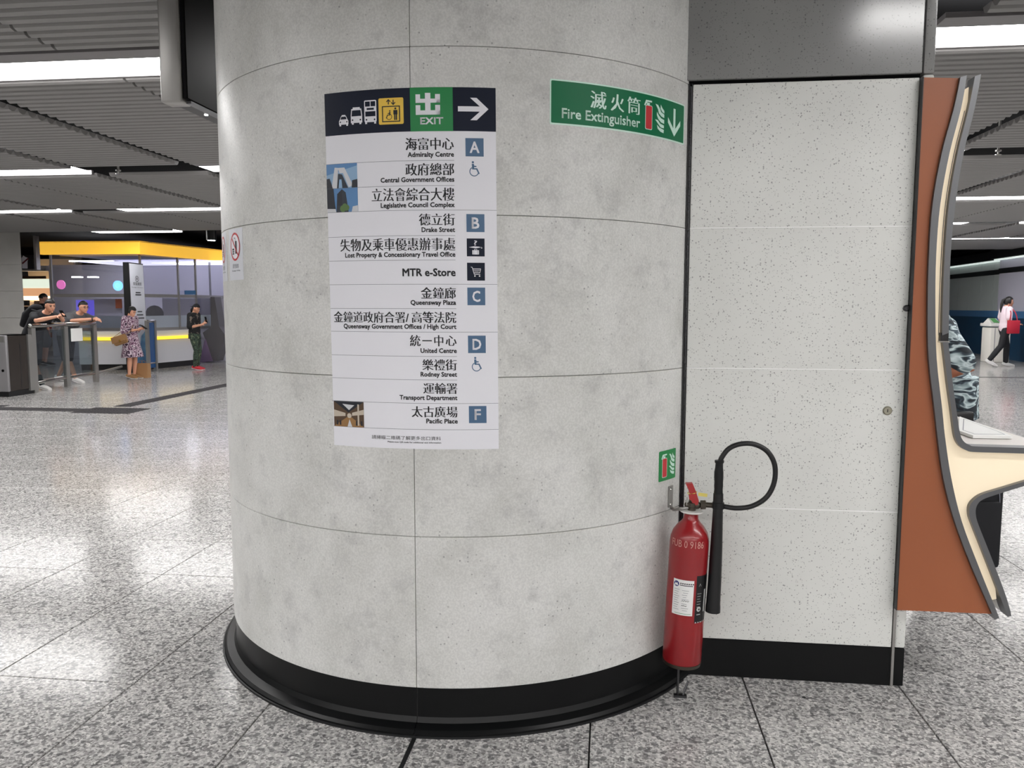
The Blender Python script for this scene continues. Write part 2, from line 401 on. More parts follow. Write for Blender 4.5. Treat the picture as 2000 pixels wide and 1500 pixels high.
bay_stuff(21.2, 28, [(-2, 8), (8, 14)])
for ry_ in (-2.25, -6.1, -9.9): bay_stuff(ry_+.30, 26, [(-16, -6), (-5.9, 0), (.1, 6), (6.1, 16)])
bay_stuff(1.9, 18, [(-9, -3.54), (-3.52, 1.75), (2.07, 8)])
p = MB(); p.box(-24, -12.5, 9.6, 13, CH, CH+.06); p.box(-24, -14.1, 13.4, 16.6, CH, CH+.06); p.box(-24,-9.6,5.6,9.0,CH,CH+.06); p.box(-24,-9.3,1.9,4.95,CH,CH+.06)
p.box(6.8,22,5.6,9,CH,CH+.06); p.box(10.2,22,9.6,13,CH,CH+.06); p.box(11.2,22,13.4,16.7,CH,CH+.06); p.box(5.8,22,1.9,4.95,CH,CH+.06)
p.build('ceiling_board', M['ceiling_plain'], ceiling)
# lamp rows (y centre, segments)
LW = 'white lamp strip in the '
rows = [(5.36, [(-9.2,1.0,'widest white lamp strip at the upper left, ending behind the black hanging display'),(1.9,7.6,'widest white lamp strip at the upper right above the kiosk')]),
        (9.33, [(-12.4,-6.5,LW+'second row, left of the dark gap with a sprinkler'),(-4.88,3.75,LW+'second row, running behind the left edge of the column'),(5.1,11,LW+'second row, right of the dark gap beyond the kiosk')]),
        (13.12, [(-15.4,-9.5,LW+'third row, at the left picture edge'),(-8.45,3.3,LW+'third row, running behind the left edge of the column'),(3.5,9.4,LW+'third row, right of the kiosk')]),
        (17.0, [(-11.6,-9.6,'short white lamp strip right above the yellow booth fascia'),(-6,7.05,LW+'fourth row, stub end right of the kiosk frame'),(8.13,13,LW+'fourth row, at the right picture edge')]),
        (20.75, [(-2,13,LW+'fifth row, right of the kiosk')]), (24.5, [(0,10,'farthest white lamp strip, right of the kiosk under the dark bulkhead')])]
LB = 'bright lamp strip in the ceiling on the viewer side of the column'
rows += [(1.57, [(-9,-3.3,LB),(1.45,7,LB)])] + [(y, [(-9,-3.1,LB),(-3,2.8,LB),(2.9,9,LB)]) for y in (-2.25,-6.1,-9.9)]
for ry, segs in rows:
    for x0, x1, lab in segs:
        t_ = thing('ceiling_lamp', lab, 'lamp', ((x0+x1)/2, ry, CH), 'lamp strips on the viewer side' if lab == LB else 'lamp strips set in rows in the ceiling')
        hw = .19
        m = MB(); m.box(x0, x1, ry-hw, ry+hw, CH+.005, CH+.03); m.build('diffuser', M['strip' if ry > 0 else 'strip_bright'], t_)
        m = MB(); m.box(x0, x1, ry-hw-.17, ry-hw-.005, CH-.002, CH+.03); m.build('trough_side', M['trough'], t_)
        m = MB(); m.box(x0, x1, ry+hw+.005, ry+hw+.045, CH-.002, CH+.05); m.build('trough_lip', M['trough'], t_)
# sprinklers in the dark gaps
def sprinkler(px, py, lab):
    P = onz(px, py, CH); s = thing('sprinkler', lab, 'sprinkler', (P.x, P.y, CH))
    m = MB(); m.lathe([(.012, .3), (.012, .0), (.03, -.005), (.03, -.02), (.008, -.025), (.008, -.05)], (P.x, P.y, CH), n=10); m.build('pipe', M['steel'], s, 30)
    m = MB(); m.lathe([(.0, -.05), (.035, -.052), (.035, -.056), (0, -.058)], (P.x, P.y, CH), n=12); m.build('deflector', M['chrome'], s, 30)
sprinkler(231, 331, 'small metal sprinkler hanging in the dark ceiling gap left of the column')
sprinkler(1950, 292, 'small metal sprinkler hanging in the dark ceiling gap right of the kiosk')
P = onz(413, 469, CH-.2); s = thing('downlight', 'small round bright downlight above the yellow service booth', 'lamp', (P.x, P.y, CH-.2))
m = MB(); m.lathe([(.11, .5), (.11, 0), (.08, -.005)], (P.x, P.y, CH-.2), n=16); m.build('housing', M['black'], s, 30)
m = MB(); m.lathe([(0, -.004), (.08, -.006), (.08, -.012), (0, -.014)], (P.x, P.y, CH-.2), n=16); m.build('lens', M['downlight'], s, 30)

# room ends far away / behind the camera
w = MB(); w.box(-30, 22, -14.2, -14, 0, CH+.4); w.build('wall_back', M['white'], kind='structure')
w = MB(); w.box(-30.2, -30, -14, 40, 0, CH+.4); w.build('wall_left', M['concrete'], kind='structure')
w = MB(); w.box(-30, 22, 40, 40.2, 0, CH+.4); w.build('wall_front', M['booth_in'], kind='structure')

# ------------------------------------------------------------------ round column
column = thing('column', 'wide round column clad in pale mottled stone panels above a black base', 'column', (CX, CY, 0), kind='structure')
def cyl(ang, r, z): return (CX + r*math.sin(ang), CY - r*math.cos(ang), z)
A_END = math.acos((CY - WY) / CR) ; A_END = math.asin(min(1, math.sqrt(1-((CY-WY)/CR)**2)))
core = MB(); core.lathe([(CR-.012, .0), (CR-.012, CH+.3)], (CX, CY, 0), n=96); core.build('joint_backing', mat('joint_grey', srgb(128,127,124), .8), column, 30)  # plain grey core seen through the narrow panel joints
def curved_slab(a0, a1, z0, z1, r1, r0, chamf=.0015, n=None):
    n = n or max(2, int((a1-a0)/math.radians(2.2))); m = MB(); vs = []; fs = []
    ring = [(r0, z0), (r1-chamf, z0), (r1, z0+chamf), (r1, z1-chamf), (r1-chamf, z1), (r0, z1)]
    k = len(ring)
    for i in range(n+1):
        a = a0 + (a1-a0)*i/n
        vs += [cyl(a, r, z) for r, z in ring]
    for i in range(n):
        for q in range(k): fs.append((i*k+q, (i+1)*k+q, (i+1)*k+(q+1)%k, i*k+(q+1)%k))
    fs += [list(range(k)), [n*k+q for q in range(k)][::-1]]
    m.add(vs, fs); return m
ZR = [.162, .7275, 1.300, 1.861, 2.420, CH+.25]
ga = .0012/CR
for z0, z1 in zip(ZR[:-1], ZR[1:]):
    for a0, a1 in ((-PI, -PI/2), (-PI/2, 0), (0, A_END), (A_END, PI)):
        curved_slab(a0+ga, a1-ga, z0+.001, z1-.001, CR, CR-.03).build('panel', M['stone'], column, 25)
for a0, a1 in ((-PI/2-1, 0), (0, A_END+.12)):
    b = MB(); b.lathe([(CR-.03, .162), (CR-.006, .160), (CR-.006, .05), (CR+.004, .032), (CR+.036, .022), (CR+.046, .012), (CR+.048, 0)], (CX, CY, 0), n=40, a0=a0-PI/2+.0008, a1=a1-PI/2-.0008)
    b.build('skirting', M['black_base'], column, 20)
b = MB(); b.lathe([(CR+.049, .0), (CR+.049, .008), (CR+.054, .007), (CR+.055, 0)], (CX, CY, 0), n=60, a0=-PI-1, a1=A_END-.03-PI/2); b.build('lip_trim', M['rubber'], column, 20)

# ------------------------------------------------------------------ flat wall to the right
X0 = CX + math.sqrt(CR**2 - (CY-WY)**2) + .012; X1 = 1.166
wall = thing('wall_right', 'flat wall of white flecked panels beside the column', 'wall', (X0, WY, 0), kind='structure')
m = MB(); m.box(X0-.1, X1-.004, WY+.022, 4.9, .0, CH+.25); m.build('joint_backing', mat('joint_white', srgb(222,222,220), .6), wall)
for z in ZR[1:-2]:
    m = MB(); m.box(X0+.006, X1, WY+.0004, WY+.02, z-.0022, z+.0022); m.build('joint_filler', mat('joint_filler', srgb(244,244,243), .5), wall)
for z0, z1 in zip(ZR[:-2], ZR[1:-1]):
    me = bevel_box(X0+.006, X1, WY, WY+.02, z0+.0022, z1-.0022, .0015, M['panel'], 'panel', 1); link('panel', me, wall)
me = bevel_box(X0-.02, X1+.004, WY-.012, WY+.03, 2.432, CH+.25, .003, M['header'], 'header_panel', 1); link('header_panel', me, wall)
m = MB(); m.box(X0-.02, X1+.004, WY+.005, WY+.03, 2.418, 2.433); m.build('shadow_gap', M['void'], wall)
m = MB(); m.box(X0-.01, X1, WY+.003, WY+.025, 0, .160); m.build('skirting', M['black_base'], wall)
# pilaster that ends the wall behind the kiosk
for z0, z1, mt, nm in ((.16, 2.43, 'panel', 'end_panel'), (2.433, CH+.25, 'header', 'end_panel')):
    me = bevel_box(X1+.014, X1+.056, WY+.004, 4.9, z0, z1, .008, M[mt], nm, 2); link(nm, me, wall)
m = MB(); m.box(X1+.014, X1+.054, WY+.006, 4.9, 0, .158); m.build('end_skirting', M['black_base'], wall)
m = MB(); m.box(X1+.002, X1+.012, WY-.004, WY+.03, .0, .34); m.build('edge_trim', M['steel'], wall)
# piano hinge in the corner
m = MB(); m.box(X0-.010, X0-.005, WY-.006, WY+.02, .16, 2.42); m.box(X0+.002, X0+.0055, WY-.004, WY+.02, .16, 2.42); m.build('hinge_leaf', M['black'], wall)
m = MB(); z = .17
while z < 2.41:
    m.lathe([(.0032, 0), (.0032, .026)], (X0-.001, WY-.003, z), n=6); z += .028
link('hinge_knuckles', m.mesh('hinge_knuckles', M['dark_steel'], 40), wall, kind='stuff')
P = ony(1733, 802, WY)
lk = thing('cam_lock', 'small round metal key lock set in the lower flecked wall panel', 'lock', (P.x, WY, P.z))
m = MB(); m.lathe([(.0, -.002), (.017, -.002), (.018, .002), (.014, .006), (.009, .006), (.009, .004), (0, .004)], (P.x, WY, P.z), (0,-1,0), 24); m.build('lock_body', mat('lock_nickel', srgb(170,166,150), .35, .8), lk, 30)
m = MB(); m.box(P.x-.0015, P.x+.0015, WY-.0052, WY-.0035, P.z-.006, P.z+.006); m.build('keyhole', M['black'], lk)
P = ony(1767, 602, WY)
kb = MB(); kb.lathe([(.0, -.002), (.013, -.002), (.013, .008), (.008, .012), (0, .012)], (X1-.007, WY, P.z), (0,-1,0), 18)
kb.build('door_knob', M['dark_steel'], smooth=30, label='tiny dark metal knob on the edge of the flecked wall beside the orange panel', cat='knob')

# ------------------------------------------------------------------ flat print on curved or flat supports
def _glyphs(body, off):
    cu = bpy.data.curves.new('lettering', 'FONT'); cu.body = body; cu.resolution_u = 2; cu.offset = off
    o = bpy.data.objects.new('lettering', cu); COL.objects.link(o)
    dg = bpy.context.evaluated_depsgraph_get(); me = bpy.data.meshes.new_from_object(o.evaluated_get(dg))
    V = [(v.co.x, v.co.y) for v in me.vertices]; F = [list(p.vertices) for p in me.polygons]; A = sum(p.area for p in me.polygons)
    bpy.data.objects.remove(o); bpy.data.curves.remove(cu); bpy.data.meshes.remove(me); return V, F, A
_gc = {}
def text_flat(body, bold=0.0, ming=False):
    """outline of a line of lettering as flat triangles, in em units; weight comes from slightly shifted copies"""
    out_v = []; out_f = []
    def put(V, F, dx, dy, kx=1):
        b = len(out_v); out_v.extend((x*kx+dx, y+dy) for x, y in V); out_f.extend([b+i for i in f] for f in F)
    if ming:
        pen = 0
        for ch in body:
            if ch not in _gc:
                V0, F0, A0 = _glyphs(ch, 0); best = (V0, F0)
                for off in (-.011, -.012, -.010, -.013, -.009, -.008, -.006, -.004, -.002):
                    V, F, A = _glyphs(ch, off)
                    if len(F) == len(F0): best = (V, F); break
                _gc[ch] = best
            for dx in (-.032, -.016, 0, .016, .032): put(*_gc[ch], pen+dx, 0)
            pen += .5 if ch == '/' else 1.0
    else:
        V, F, A = _glyphs(body, 0)
        for dx, dy in (((-bold, -bold), (-bold, bold), (bold, -bold), (bold, bold)) if bold > 0 else ((0, 0),)): put(V, F, dx, dy)
    return out_v, out_f
class Print:
    """polygons in a sheet's own (u, v) metres; wrapped by fn(u, v, off) when built"""
    def __init__(s, fn, step=None): s.fn = fn; s.step = step; s.items = []
    def poly(s, pts, mi=0, lay=1): s.items.append(([tuple(p) for p in pts], [list(range(len(pts)))], mi, lay))
    def rect(s, u0, u1, v0, v1, mi=0, lay=1): s.poly([(u0,v0),(u1,v0),(u1,v1),(u0,v1)], mi, lay)
    def rrect(s, u0, u1, v0, v1, r, mi=0, lay=1):
        p = []
        for cx, cy, a in ((u1-r,v0+r,-PI/2),(u1-r,v1-r,0),(u0+r,v1-r,PI/2),(u0+r,v0+r,PI)):
            p += [(cx+r*math.cos(a+k*PI/8), cy+r*math.sin(a+k*PI/8)) for k in range(5)]
        s.poly(p, mi, lay)
    def disc(s, u, v, r, mi=0, lay=1, n=20, ry=None): s.poly([(u+r*math.cos(2*PI*k/n), v+(ry or r)*math.sin(2*PI*k/n)) for k in range(n)], mi, lay)
    def ring(s, u, v, r0, r1, mi=0, lay=1, a0=0, a1=360, n=28, asp=1):
        pts = []
        for k in range(n+1):
            a = math.radians(a0+(a1-a0)*k/n)
            pts += [(u+r0*math.cos(a), v+asp*r0*math.sin(a)), (u+r1*math.cos(a), v+asp*r1*math.sin(a))]
        s.items.append((pts, [[2*k, 2*k+1, 2*k+3, 2*k+2] for k in range(n)], mi, lay))
    def line(s, pts, w, mi=0, lay=1):
        for a, b in zip(pts[:-1], pts[1:]):
            d = Vector(b)-Vector(a); d.normalize(); n_ = Vector((-d.y, d.x))*w/2; e = d*w*.3
            a2 = Vector(a)-e; b2 = Vector(b)+e; s.poly([a2+n_, a2-n_, b2-n_, b2+n_], mi, lay)
    def text(s, body, u0, u1, v0, v1, mi=0, lay=1, bold=0.0, ming=False):        # fitted into a box
        V, F = text_flat(body, bold, ming); xs = [v[0] for v in V]; ys = [v[1] for v in V]
        x0, x1, y0, y1 = min(xs), max(xs), min(ys), max(ys)
        s.items.append(([(u0+(x-x0)/(x1-x0)*(u1-u0), v0+(y-y0)/(y1-y0)*(v1-v0)) for x, y in V], F, mi, lay))
    def textb(s, body, u0, u1, base, cap, mi=0, lay=1, bold=0.0):                # given baseline and cap height
        V, F = text_flat(body, bold); xs = [v[0] for v in V]; x0, x1 = min(xs), max(xs); k = cap/.70
        s.items.append(([(u0+(x-x0)/(x1-x0)*(u1-u0), base+y*k) for x, y in V], F, mi, lay))
    def build(s, name, mats, parent, **kw):
        bm = bmesh.new(); lay_l = bm.faces.layers.int.new('lay')
        for pts, F, mi, lay in s.items:
            vs = [bm.verts.new((p[0], p[1], lay)) for p in pts]
            for f_ in F:
                try: q = bm.faces.new([vs[i] for i in f_])
                except ValueError: continue
                q.material_index = mi
        bmesh.ops.recalc_face_normals(bm, faces=bm.faces)
        for q in bm.faces:
            q.normal_update()
            if q.normal.z < 0: q.normal_flip()
        if s.step:
            us = [v.co.x for v in bm.verts]; u = math.ceil(min(us)/s.step)*s.step
            while u < max(us):
                bmesh.ops.bisect_plane(bm, geom=bm.verts[:]+bm.edges[:]+bm.faces[:], plane_co=(u,0,0), plane_no=(1,0,0), dist=1e-6); u += s.step
        for v in bm.verts: v.co = Vector(s.fn(v.co.x, v.co.y, .0006 + .00035*v.co.z))
        me = bpy.data.meshes.new(name); bm.to_mesh(me); bm.free()
        for m_ in (mats if isinstance(mats, (list, tuple)) else [mats]): me.materials.append(m_)
        return link(name, me, parent, **kw)

# ------------------------------------------------------------------ exit directory sheet on the column
VT = 2.285
def on_col(u, v, off): return cyl((u + .0088*(VT - v))/CR, CR + off, v)
K = .018
dsign = thing('directory_sign', 'tall white exit directory sheet with navy and green header stuck on the round column', 'sign', cyl(-.015/CR, CR, 1.04))
p = Print(on_col, K); p.rect(-.322, .290, 1.046, VT, 0, 0); p.build('sheet', M['sign_white'], dsign)
p = Print(on_col, K); p.rect(-.3221, .2901, 2.1408, VT+.0002, 0, 1); p.build('header_band', M['navy'], dsign)
p = Print(on_col, K); p.rect(-.0012, .1446, 2.1404, VT+.0003, 0, 2); hg = p.build('exit_panel', M['sign_green'], dsign)
def hz(x, y):     # reading of the header, millimetre grid of the close-up
    yt = 143 - (143-85)*min(1, (x-137)/900) ** .8 if x < 1037 else 85
    return (-.322 + (x-137)/1355*.612, VT - (y-yt)*.000415)
def hy(y, yt=88): return VT - (y-yt)*.000415
def hu(x): return -.322 + (x-137)/1355*.612
p = Print(on_col, K)
for x0, x1, y0, y1 in ((890,925,142,210),(962,1003,132,275),(1038,1075,142,210),(890,1075,178,210),(890,926,228,305),(1038,1075,228,305),(890,1075,270,305)):
    p.rect(hu(x0), hu(x1), hy(y1), hy(y0), 0, 3)
p.textb('EXIT', .0330, .1115, 2.1640, .0222, 0, 3, bold=.022); p.build('exit_symbol', M['sign_white'], hg)
p = Print(on_col, K)
p.poly([(hu(x), hy(y)) for x, y in ((1208,238),(1372,238),(1300,170),(1348,170),(1437,258),(1348,348),(1300,348),(1372,279),(1208,279))], 0, 2); p.build('arrow', M['sign_white'], dsign)
# taxi
def hp(yt): return lambda *pts: [(hu(x), hy(y, yt)) for x, y in pts]
q = hp(112); p = Print(on_col, K)
p.poly(q((284,306),(326,306),(338,334),(346,346),(346,376),(264,376),(264,346),(272,334)), 0, 2); p.poly(q((290,298),(320,298),(322,306),(288,306)), 0, 2)
p.rect(hu(268), hu(282), hy(388,112), hy(376,112), 0, 2); p.rect(hu(328), hu(342), hy(388,112), hy(376,112), 0, 2)
p.poly(q((286,312),(324,312),(332,334),(278,334)), 1, 3); p.disc(hu(277), hy(355,112), .0026, 1, 3, 10); p.disc(hu(333), hy(355,112), .0026, 1, 3, 10); p.build('taxi_symbol', [M['sign_white'], M['navy']], dsign)
q = hp(106); p = Print(on_col, K)
p.poly(q((374,250),(458,250),(464,300),(464,364),(368,364),(368,300)), 0, 2); p.rect(hu(386), hu(446), hy(250,106), hy(238,106), 0, 2)
p.rect(hu(376), hu(392), hy(376,106), hy(364,106), 0, 2); p.rect(hu(440), hu(456), hy(376,106), hy(364,106), 0, 2)
p.poly(q((380,262),(452,262),(457,310),(375,310)), 1, 3); p.disc(hu(383), hy(340,106), .003, 1, 3, 10); p.disc(hu(449), hy(340,106), .003, 1, 3, 10); p.build('minibus_symbol', [M['sign_white'], M['navy']], dsign)
p = Print(on_col, K); yt = 99
p.rrect(hu(483), hu(582), hy(358,yt), hy(182,yt), .004, 0, 2); p.rect(hu(488), hu(504), hy(372,yt), hy(356,yt), 0, 2); p.rect(hu(562), hu(578), hy(372,yt), hy(356,yt), 0, 2)
p.rect(hu(491), hu(530), hy(232,yt), hy(192,yt), 1, 3); p.rect(hu(536), hu(574), hy(232,yt), hy(192,yt), 1, 3); p.rect(hu(503), hu(562), hy(260,yt), hy(244,yt), 1, 3)
p.rect(hu(491), hu(574), hy(312,yt), hy(272,yt), 1, 3); p.disc(hu(500), hy(338,yt), .003, 1, 3, 10); p.disc(hu(566), hy(338,yt), .003, 1, 3, 10); p.build('bus_symbol', [M['sign_white'], M['navy']], dsign)
yt = 92; p = Print(on_col, K); p.rrect(hu(600), hu(796), hy(377,yt), hy(166,yt), .005, 0, 2); yl = p.build('lift_symbol', M['sign_yellow'], dsign)
p = Print(on_col, K)
for x0, x1, y0, y1 in ((627,769,230,238),(627,769,350,358),(627,635,230,358),(761,769,230,358)): p.rect(hu(x0), hu(x1), hy(y1,yt), hy(y0,yt), 0, 3)
for xx, up in ((679,1),(717,-1)):
    p.rect(hu(xx-4), hu(xx+4), hy(218,yt), hy(182,yt), 0, 3); ya, yb = (180,196) if up > 0 else (220,204)
    p.line([(hu(xx-14), hy(yb,yt)), (hu(xx), hy(ya,yt)), (hu(xx+14), hy(yb,yt))], .0032, 0, 3)
def wheelchair(p, cx, cy, k, mi, lay, fl=1):      # seated figure, k metres per unit
    P_ = lambda x, y: (cx + x*k*fl, cy + y*k)
    p.disc(*P_(-8, 62), 9*k, mi, lay, 14)
    p.poly([P_(-17,50),(P_(0,50)),P_(2,36),P_(20,34),P_(20,25),P_(2,25),P_(2,16),P_(26,16),P_(46,-26),P_(36,-30),P_(18,6),P_(-14,6)], mi, lay)
    p.ring(*P_(2,-10), 31*k, 38*k, mi, lay, 120 if fl > 0 else -165, 345 if fl > 0 else 60)
wheelchair(p, hu(684), hy(310,yt), .00027, 0, 3, -1)
p.disc(hu(733), hy(252,yt), .0036, 0, 3, 12); p.rect(hu(717), hu(749), hy(300,yt), hy(264,yt), 0, 3); p.rect(hu(722), hu(732), hy(344,yt), hy(298,yt), 0, 3); p.rect(hu(735), hu(745), hy(344,yt), hy(298,yt), 0, 3)
p.build('lift_figures', M['ink'], yl)
# rules
p = Print(on_col, K)
for v, full in ((2.0435,0),(1.9595,0),(1.8770,1),(1.7910,0),(1.7075,0),(1.6245,1),(1.5405,0),(1.4590,1),(1.3745,0),(1.2920,0),(1.2090,1),(1.1160,1)):
    p.rect(-.322, .290 if full else .1465, v-.0006, v+.0006, 0, 1)
p.build('rule_lines', M['line_grey'], dsign, kind='stuff')
# lettering
UR = .1462
cj = [('海富中心',-.0205,2.1195,2.0785),('政府總部',-.0222,2.0345,1.9935),('立法會綜合大樓',-.146,1.9525,1.9085),('德立街',.0220,1.8650,1.8250),('失物及乘車優惠辦事處',-.2730,1.7830,1.7400),
      ('金鐘廊',.0240,1.6140,1.5745),('金鐘道政府合署/高等法院',-.3080,1.5300,1.4905),('統一中心',-.018,1.4485,1.4095),('樂禮街',.0247,1.3640,1.3255),('運輸署',.0264,1.2810,1.2430),('太古廣場',-.0168,1.1985,1.1600)]
for tx, u0, v1, v0 in cj:
    p = Print(on_col, None)
    if tx.startswith('統一'):
        for ch, a, b, va, vb in (('統',-.018,.020,v0,v1),('一',.026,.060,.5*(v0+v1)-.002,.5*(v0+v1)+.002),('中',.068,.1,v0,v1),('心',.108,UR,v0+.002,v1-.002)): p.text(ch, a, b, va, vb, 0, 2, ming=True)
    else: p.text(tx, u0, UR, v0, v1, 0, 2, ming=True)
    p.build('lettering', M['ink'], dsign)
en = [('Admiralty Centre',-.0128,2.0560),('Central Government Offices',-.1115,1.9725),('Legislative Council Complex',-.1130,1.8873),('Drake Street',.0306,1.8030),('Lost Property & Concessionary Travel Office',-.2540,1.7192),
      ('Queensway Plaza',-.0130,1.5540),('Queensway Government Offices / High Court',-.2680,1.4705),('United Centre',.0193,1.3868),('Rodney Street',.0180,1.3040),('Transport Department',-.0595,1.2215),('Pacific Place',.0352,1.1388)]
for tx, u0, b in en:
    p = Print(on_col, None); p.textb(tx, u0, UR, b, .0158, 0, 2, bold=.027); p.build('lettering', M['ink'], dsign)
p = Print(on_col, None); p.textb('MTR e-Store', -.0398, UR, 1.6530, .0255, 0, 2, bold=.027); p.build('lettering', M['ink'], dsign)
p = Print(on_col, None); p.text('請掃瞄二維碼了解更多出口資料', -.167, .0860, 1.0775, 1.0915, 0, 2); p.textb('Please scan QR code for additional exit information', -.107, .0865, 1.0668, .0054, 0, 2, bold=.012); p.build('lettering', M['ink'], dsign)
# letter tiles
for ch, v1 in (('A',2.1178),('B',1.8637),('C',1.6133),('D',1.4470),('F',1.2000)):
    p = Print(on_col, K); p.rect(.1856, .2474, v1-.0608, v1, 0, 1); tl = p.build('exit_letter_tile', M['tile_blue'], dsign)
    wd = {'A':.033,'B':.0265,'C':.0275,'D':.0305,'F':.0225}[ch]
    p = Print(on_col, K); p.text(ch, .2165-wd/2, .2165+wd/2, v1-.0495, v1-.0112, 0, 3, bold=.018); p.build('letter', M['sign_white'], tl)
for cy in (2.011, 1.3425):
    p = Print(on_col, K); wheelchair(p, .2135, cy, .00043, 0, 1); p.build('wheelchair_symbol', M['tile_blue'], dsign)
p = Print(on_col, K); p.rect(.1857, .2471, 1.7200, 1.7812, 0, 1); tl = p.build('lost_property_tile', M['navy'], dsign)
p = Print(on_col, K); p.text('?', .2105, .2215, 1.7575, 1.7745, 0, 3, bold=.01)
p.poly([(.193,1.7515),(.211,1.7545),(.229,1.7530),(.232,1.7505),(.216,1.7475)], 0, 3); p.line([(.229,1.7512),(.2365,1.7512),(.2385,1.7485),(.2350,1.7468)], .0012, 0, 3)
p.rrect(.2045, .2275, 1.7265, 1.7415, .0016, 0, 3); p.line([(.212,1.7415),(.212,1.7445),(.220,1.7445),(.220,1.7415)], .0012, 0, 3); p.rect(.2088,.2096,1.7265,1.7415,1,4); p.rect(.2224,.2232,1.7265,1.7415,1,4); p.build('lost_property_symbol', [M['sign_white'], M['navy']], tl)
p = Print(on_col, K); p.rect(.1857, .2471, 1.6372, 1.6984, 0, 1); tl = p.build('store_tile', M['navy'], dsign)
p = Print(on_col, K); p.line([(.1995,1.6835),(.2035,1.6825),(.2105,1.6585),(.2305,1.6585)], .0019, 0, 3); p.line([(.2055,1.6775),(.2325,1.6775),(.2295,1.6640),(.2100,1.6640)], .0019, 0, 3)
p.line([(.2085,1.6730),(.2290,1.6730)], .0013, 0, 3); p.line([(.2110,1.6690),(.2260,1.6690)], .0013, 0, 3); p.disc(.2125,1.6530,.0026,0,3,12); p.disc(.2285,1.6530,.0026,0,3,12); p.build('cart_symbol', M['sign_white'], tl)
# three small printed photographs
SK = [mat('print_'+n, srgb(*c), .4) for n, c in (('sky',(140,174,206)),('skydeep',(88,134,184)),('tower',(206,208,212)),('glass',(38,46,58)),('dark',(28,32,42)),('tree',(86,116,62)),('brown',(86,66,48)),('beige',(196,184,168)),('amber',(150,112,68)))]
p = Print(on_col, K); A, B_, T_, B0 = -.3218, -.1985, 2.0430, 1.9600
p.rect(A, B_, B0, T_, 0, 1); ph = lambda a, b: (A+(B_-A)*a, B0+(T_-B0)*b)
p.poly([ph(0,.55),ph(1,.9),ph(1,1),ph(0,1)], 1, 2); p.poly([ph(.16,0),ph(.28,.86),ph(.40,.84),ph(.34,0)], 2, 3); p.poly([ph(.38,.84),ph(.60,.84),ph(.86,.1),ph(.72,.02),ph(.55,.62),ph(.44,.62)], 2, 3)
p.poly([ph(.34,0),ph(.39,.6),ph(.52,.56),ph(.70,0)], 3, 4); p.poly([ph(.40,.0),ph(.43,.36),ph(.50,.36),ph(.52,0)], 0, 5); p.poly([ph(0,0),ph(0,.4),ph(.1,.42),ph(.2,0)], 4, 4); p.poly([ph(.82,0),ph(.84,.3),ph(1,.34),ph(1,0)], 4, 4); p.build('building_photo', SK, dsign)
p = Print(on_col, K); T_, B0 = 1.9595, 1.8773; p.rect(A, B_, B0, T_, 1, 1)
p.poly([ph(0,0),ph(0,1),ph(.22,1),ph(.26,.3),ph(.3,0)], 4, 3); p.poly([ph(.30,0),ph(.34,.76),ph(.50,.96),ph(.62,.82),ph(.66,.4),ph(.7,0)], 3, 2); p.poly([ph(.34,.76),ph(.50,.96),ph(.50,.3),ph(.36,.26)], 4, 3)
for cx, cy, r in ((.52,.14,.012),(.64,.18,.011),(.58,.24,.010)): p.disc(*ph(cx,cy), r, 5, 4, 10)
p.poly([ph(.8,0),ph(.84,.22),ph(1,.26),ph(1,0)], 2, 4); p.poly([ph(0,0),ph(0,.16),ph(.28,.14),ph(.3,0)], 2, 4); p.build('building_photo', SK, dsign)
p = Print(on_col, K); A, B_, T_, B0 = -.3190, -.1962, 1.2080, 1.1166; p.rect(A, B_, B0, T_, 6, 1)
p.poly([ph(0,1),ph(.5,.56),ph(1,1)], 4, 2); p.poly([ph(.3,.9),ph(.52,.66),ph(.7,.86)], 2, 3); p.poly([ph(0,.66),ph(.4,.54),ph(.4,.42),ph(0,.38)], 7, 3); p.poly([ph(1,.7),ph(.62,.56),ph(.62,.44),ph(1,.5)], 7, 3)
p.poly([ph(0,0),ph(.45,.38),ph(.6,.38),ph(1,0)], 8, 2); p.disc(*ph(.53,.44), .009, 7, 4, 12); p.poly([ph(.46,0),ph(.53,.3),ph(.62,0)], 2, 3); p.poly([ph(.8,.06),ph(.8,.9),ph(.85,.9),ph(.85,.06)], 7, 4)
for a in (.1,.2,.74,.9): p.rect(*(ph(a,0)[0], ph(a+.05,0)[0]), ph(0,.06)[1], ph(0,.24)[1], 4, 4)
p.build('atrium_photo', SK, dsign)

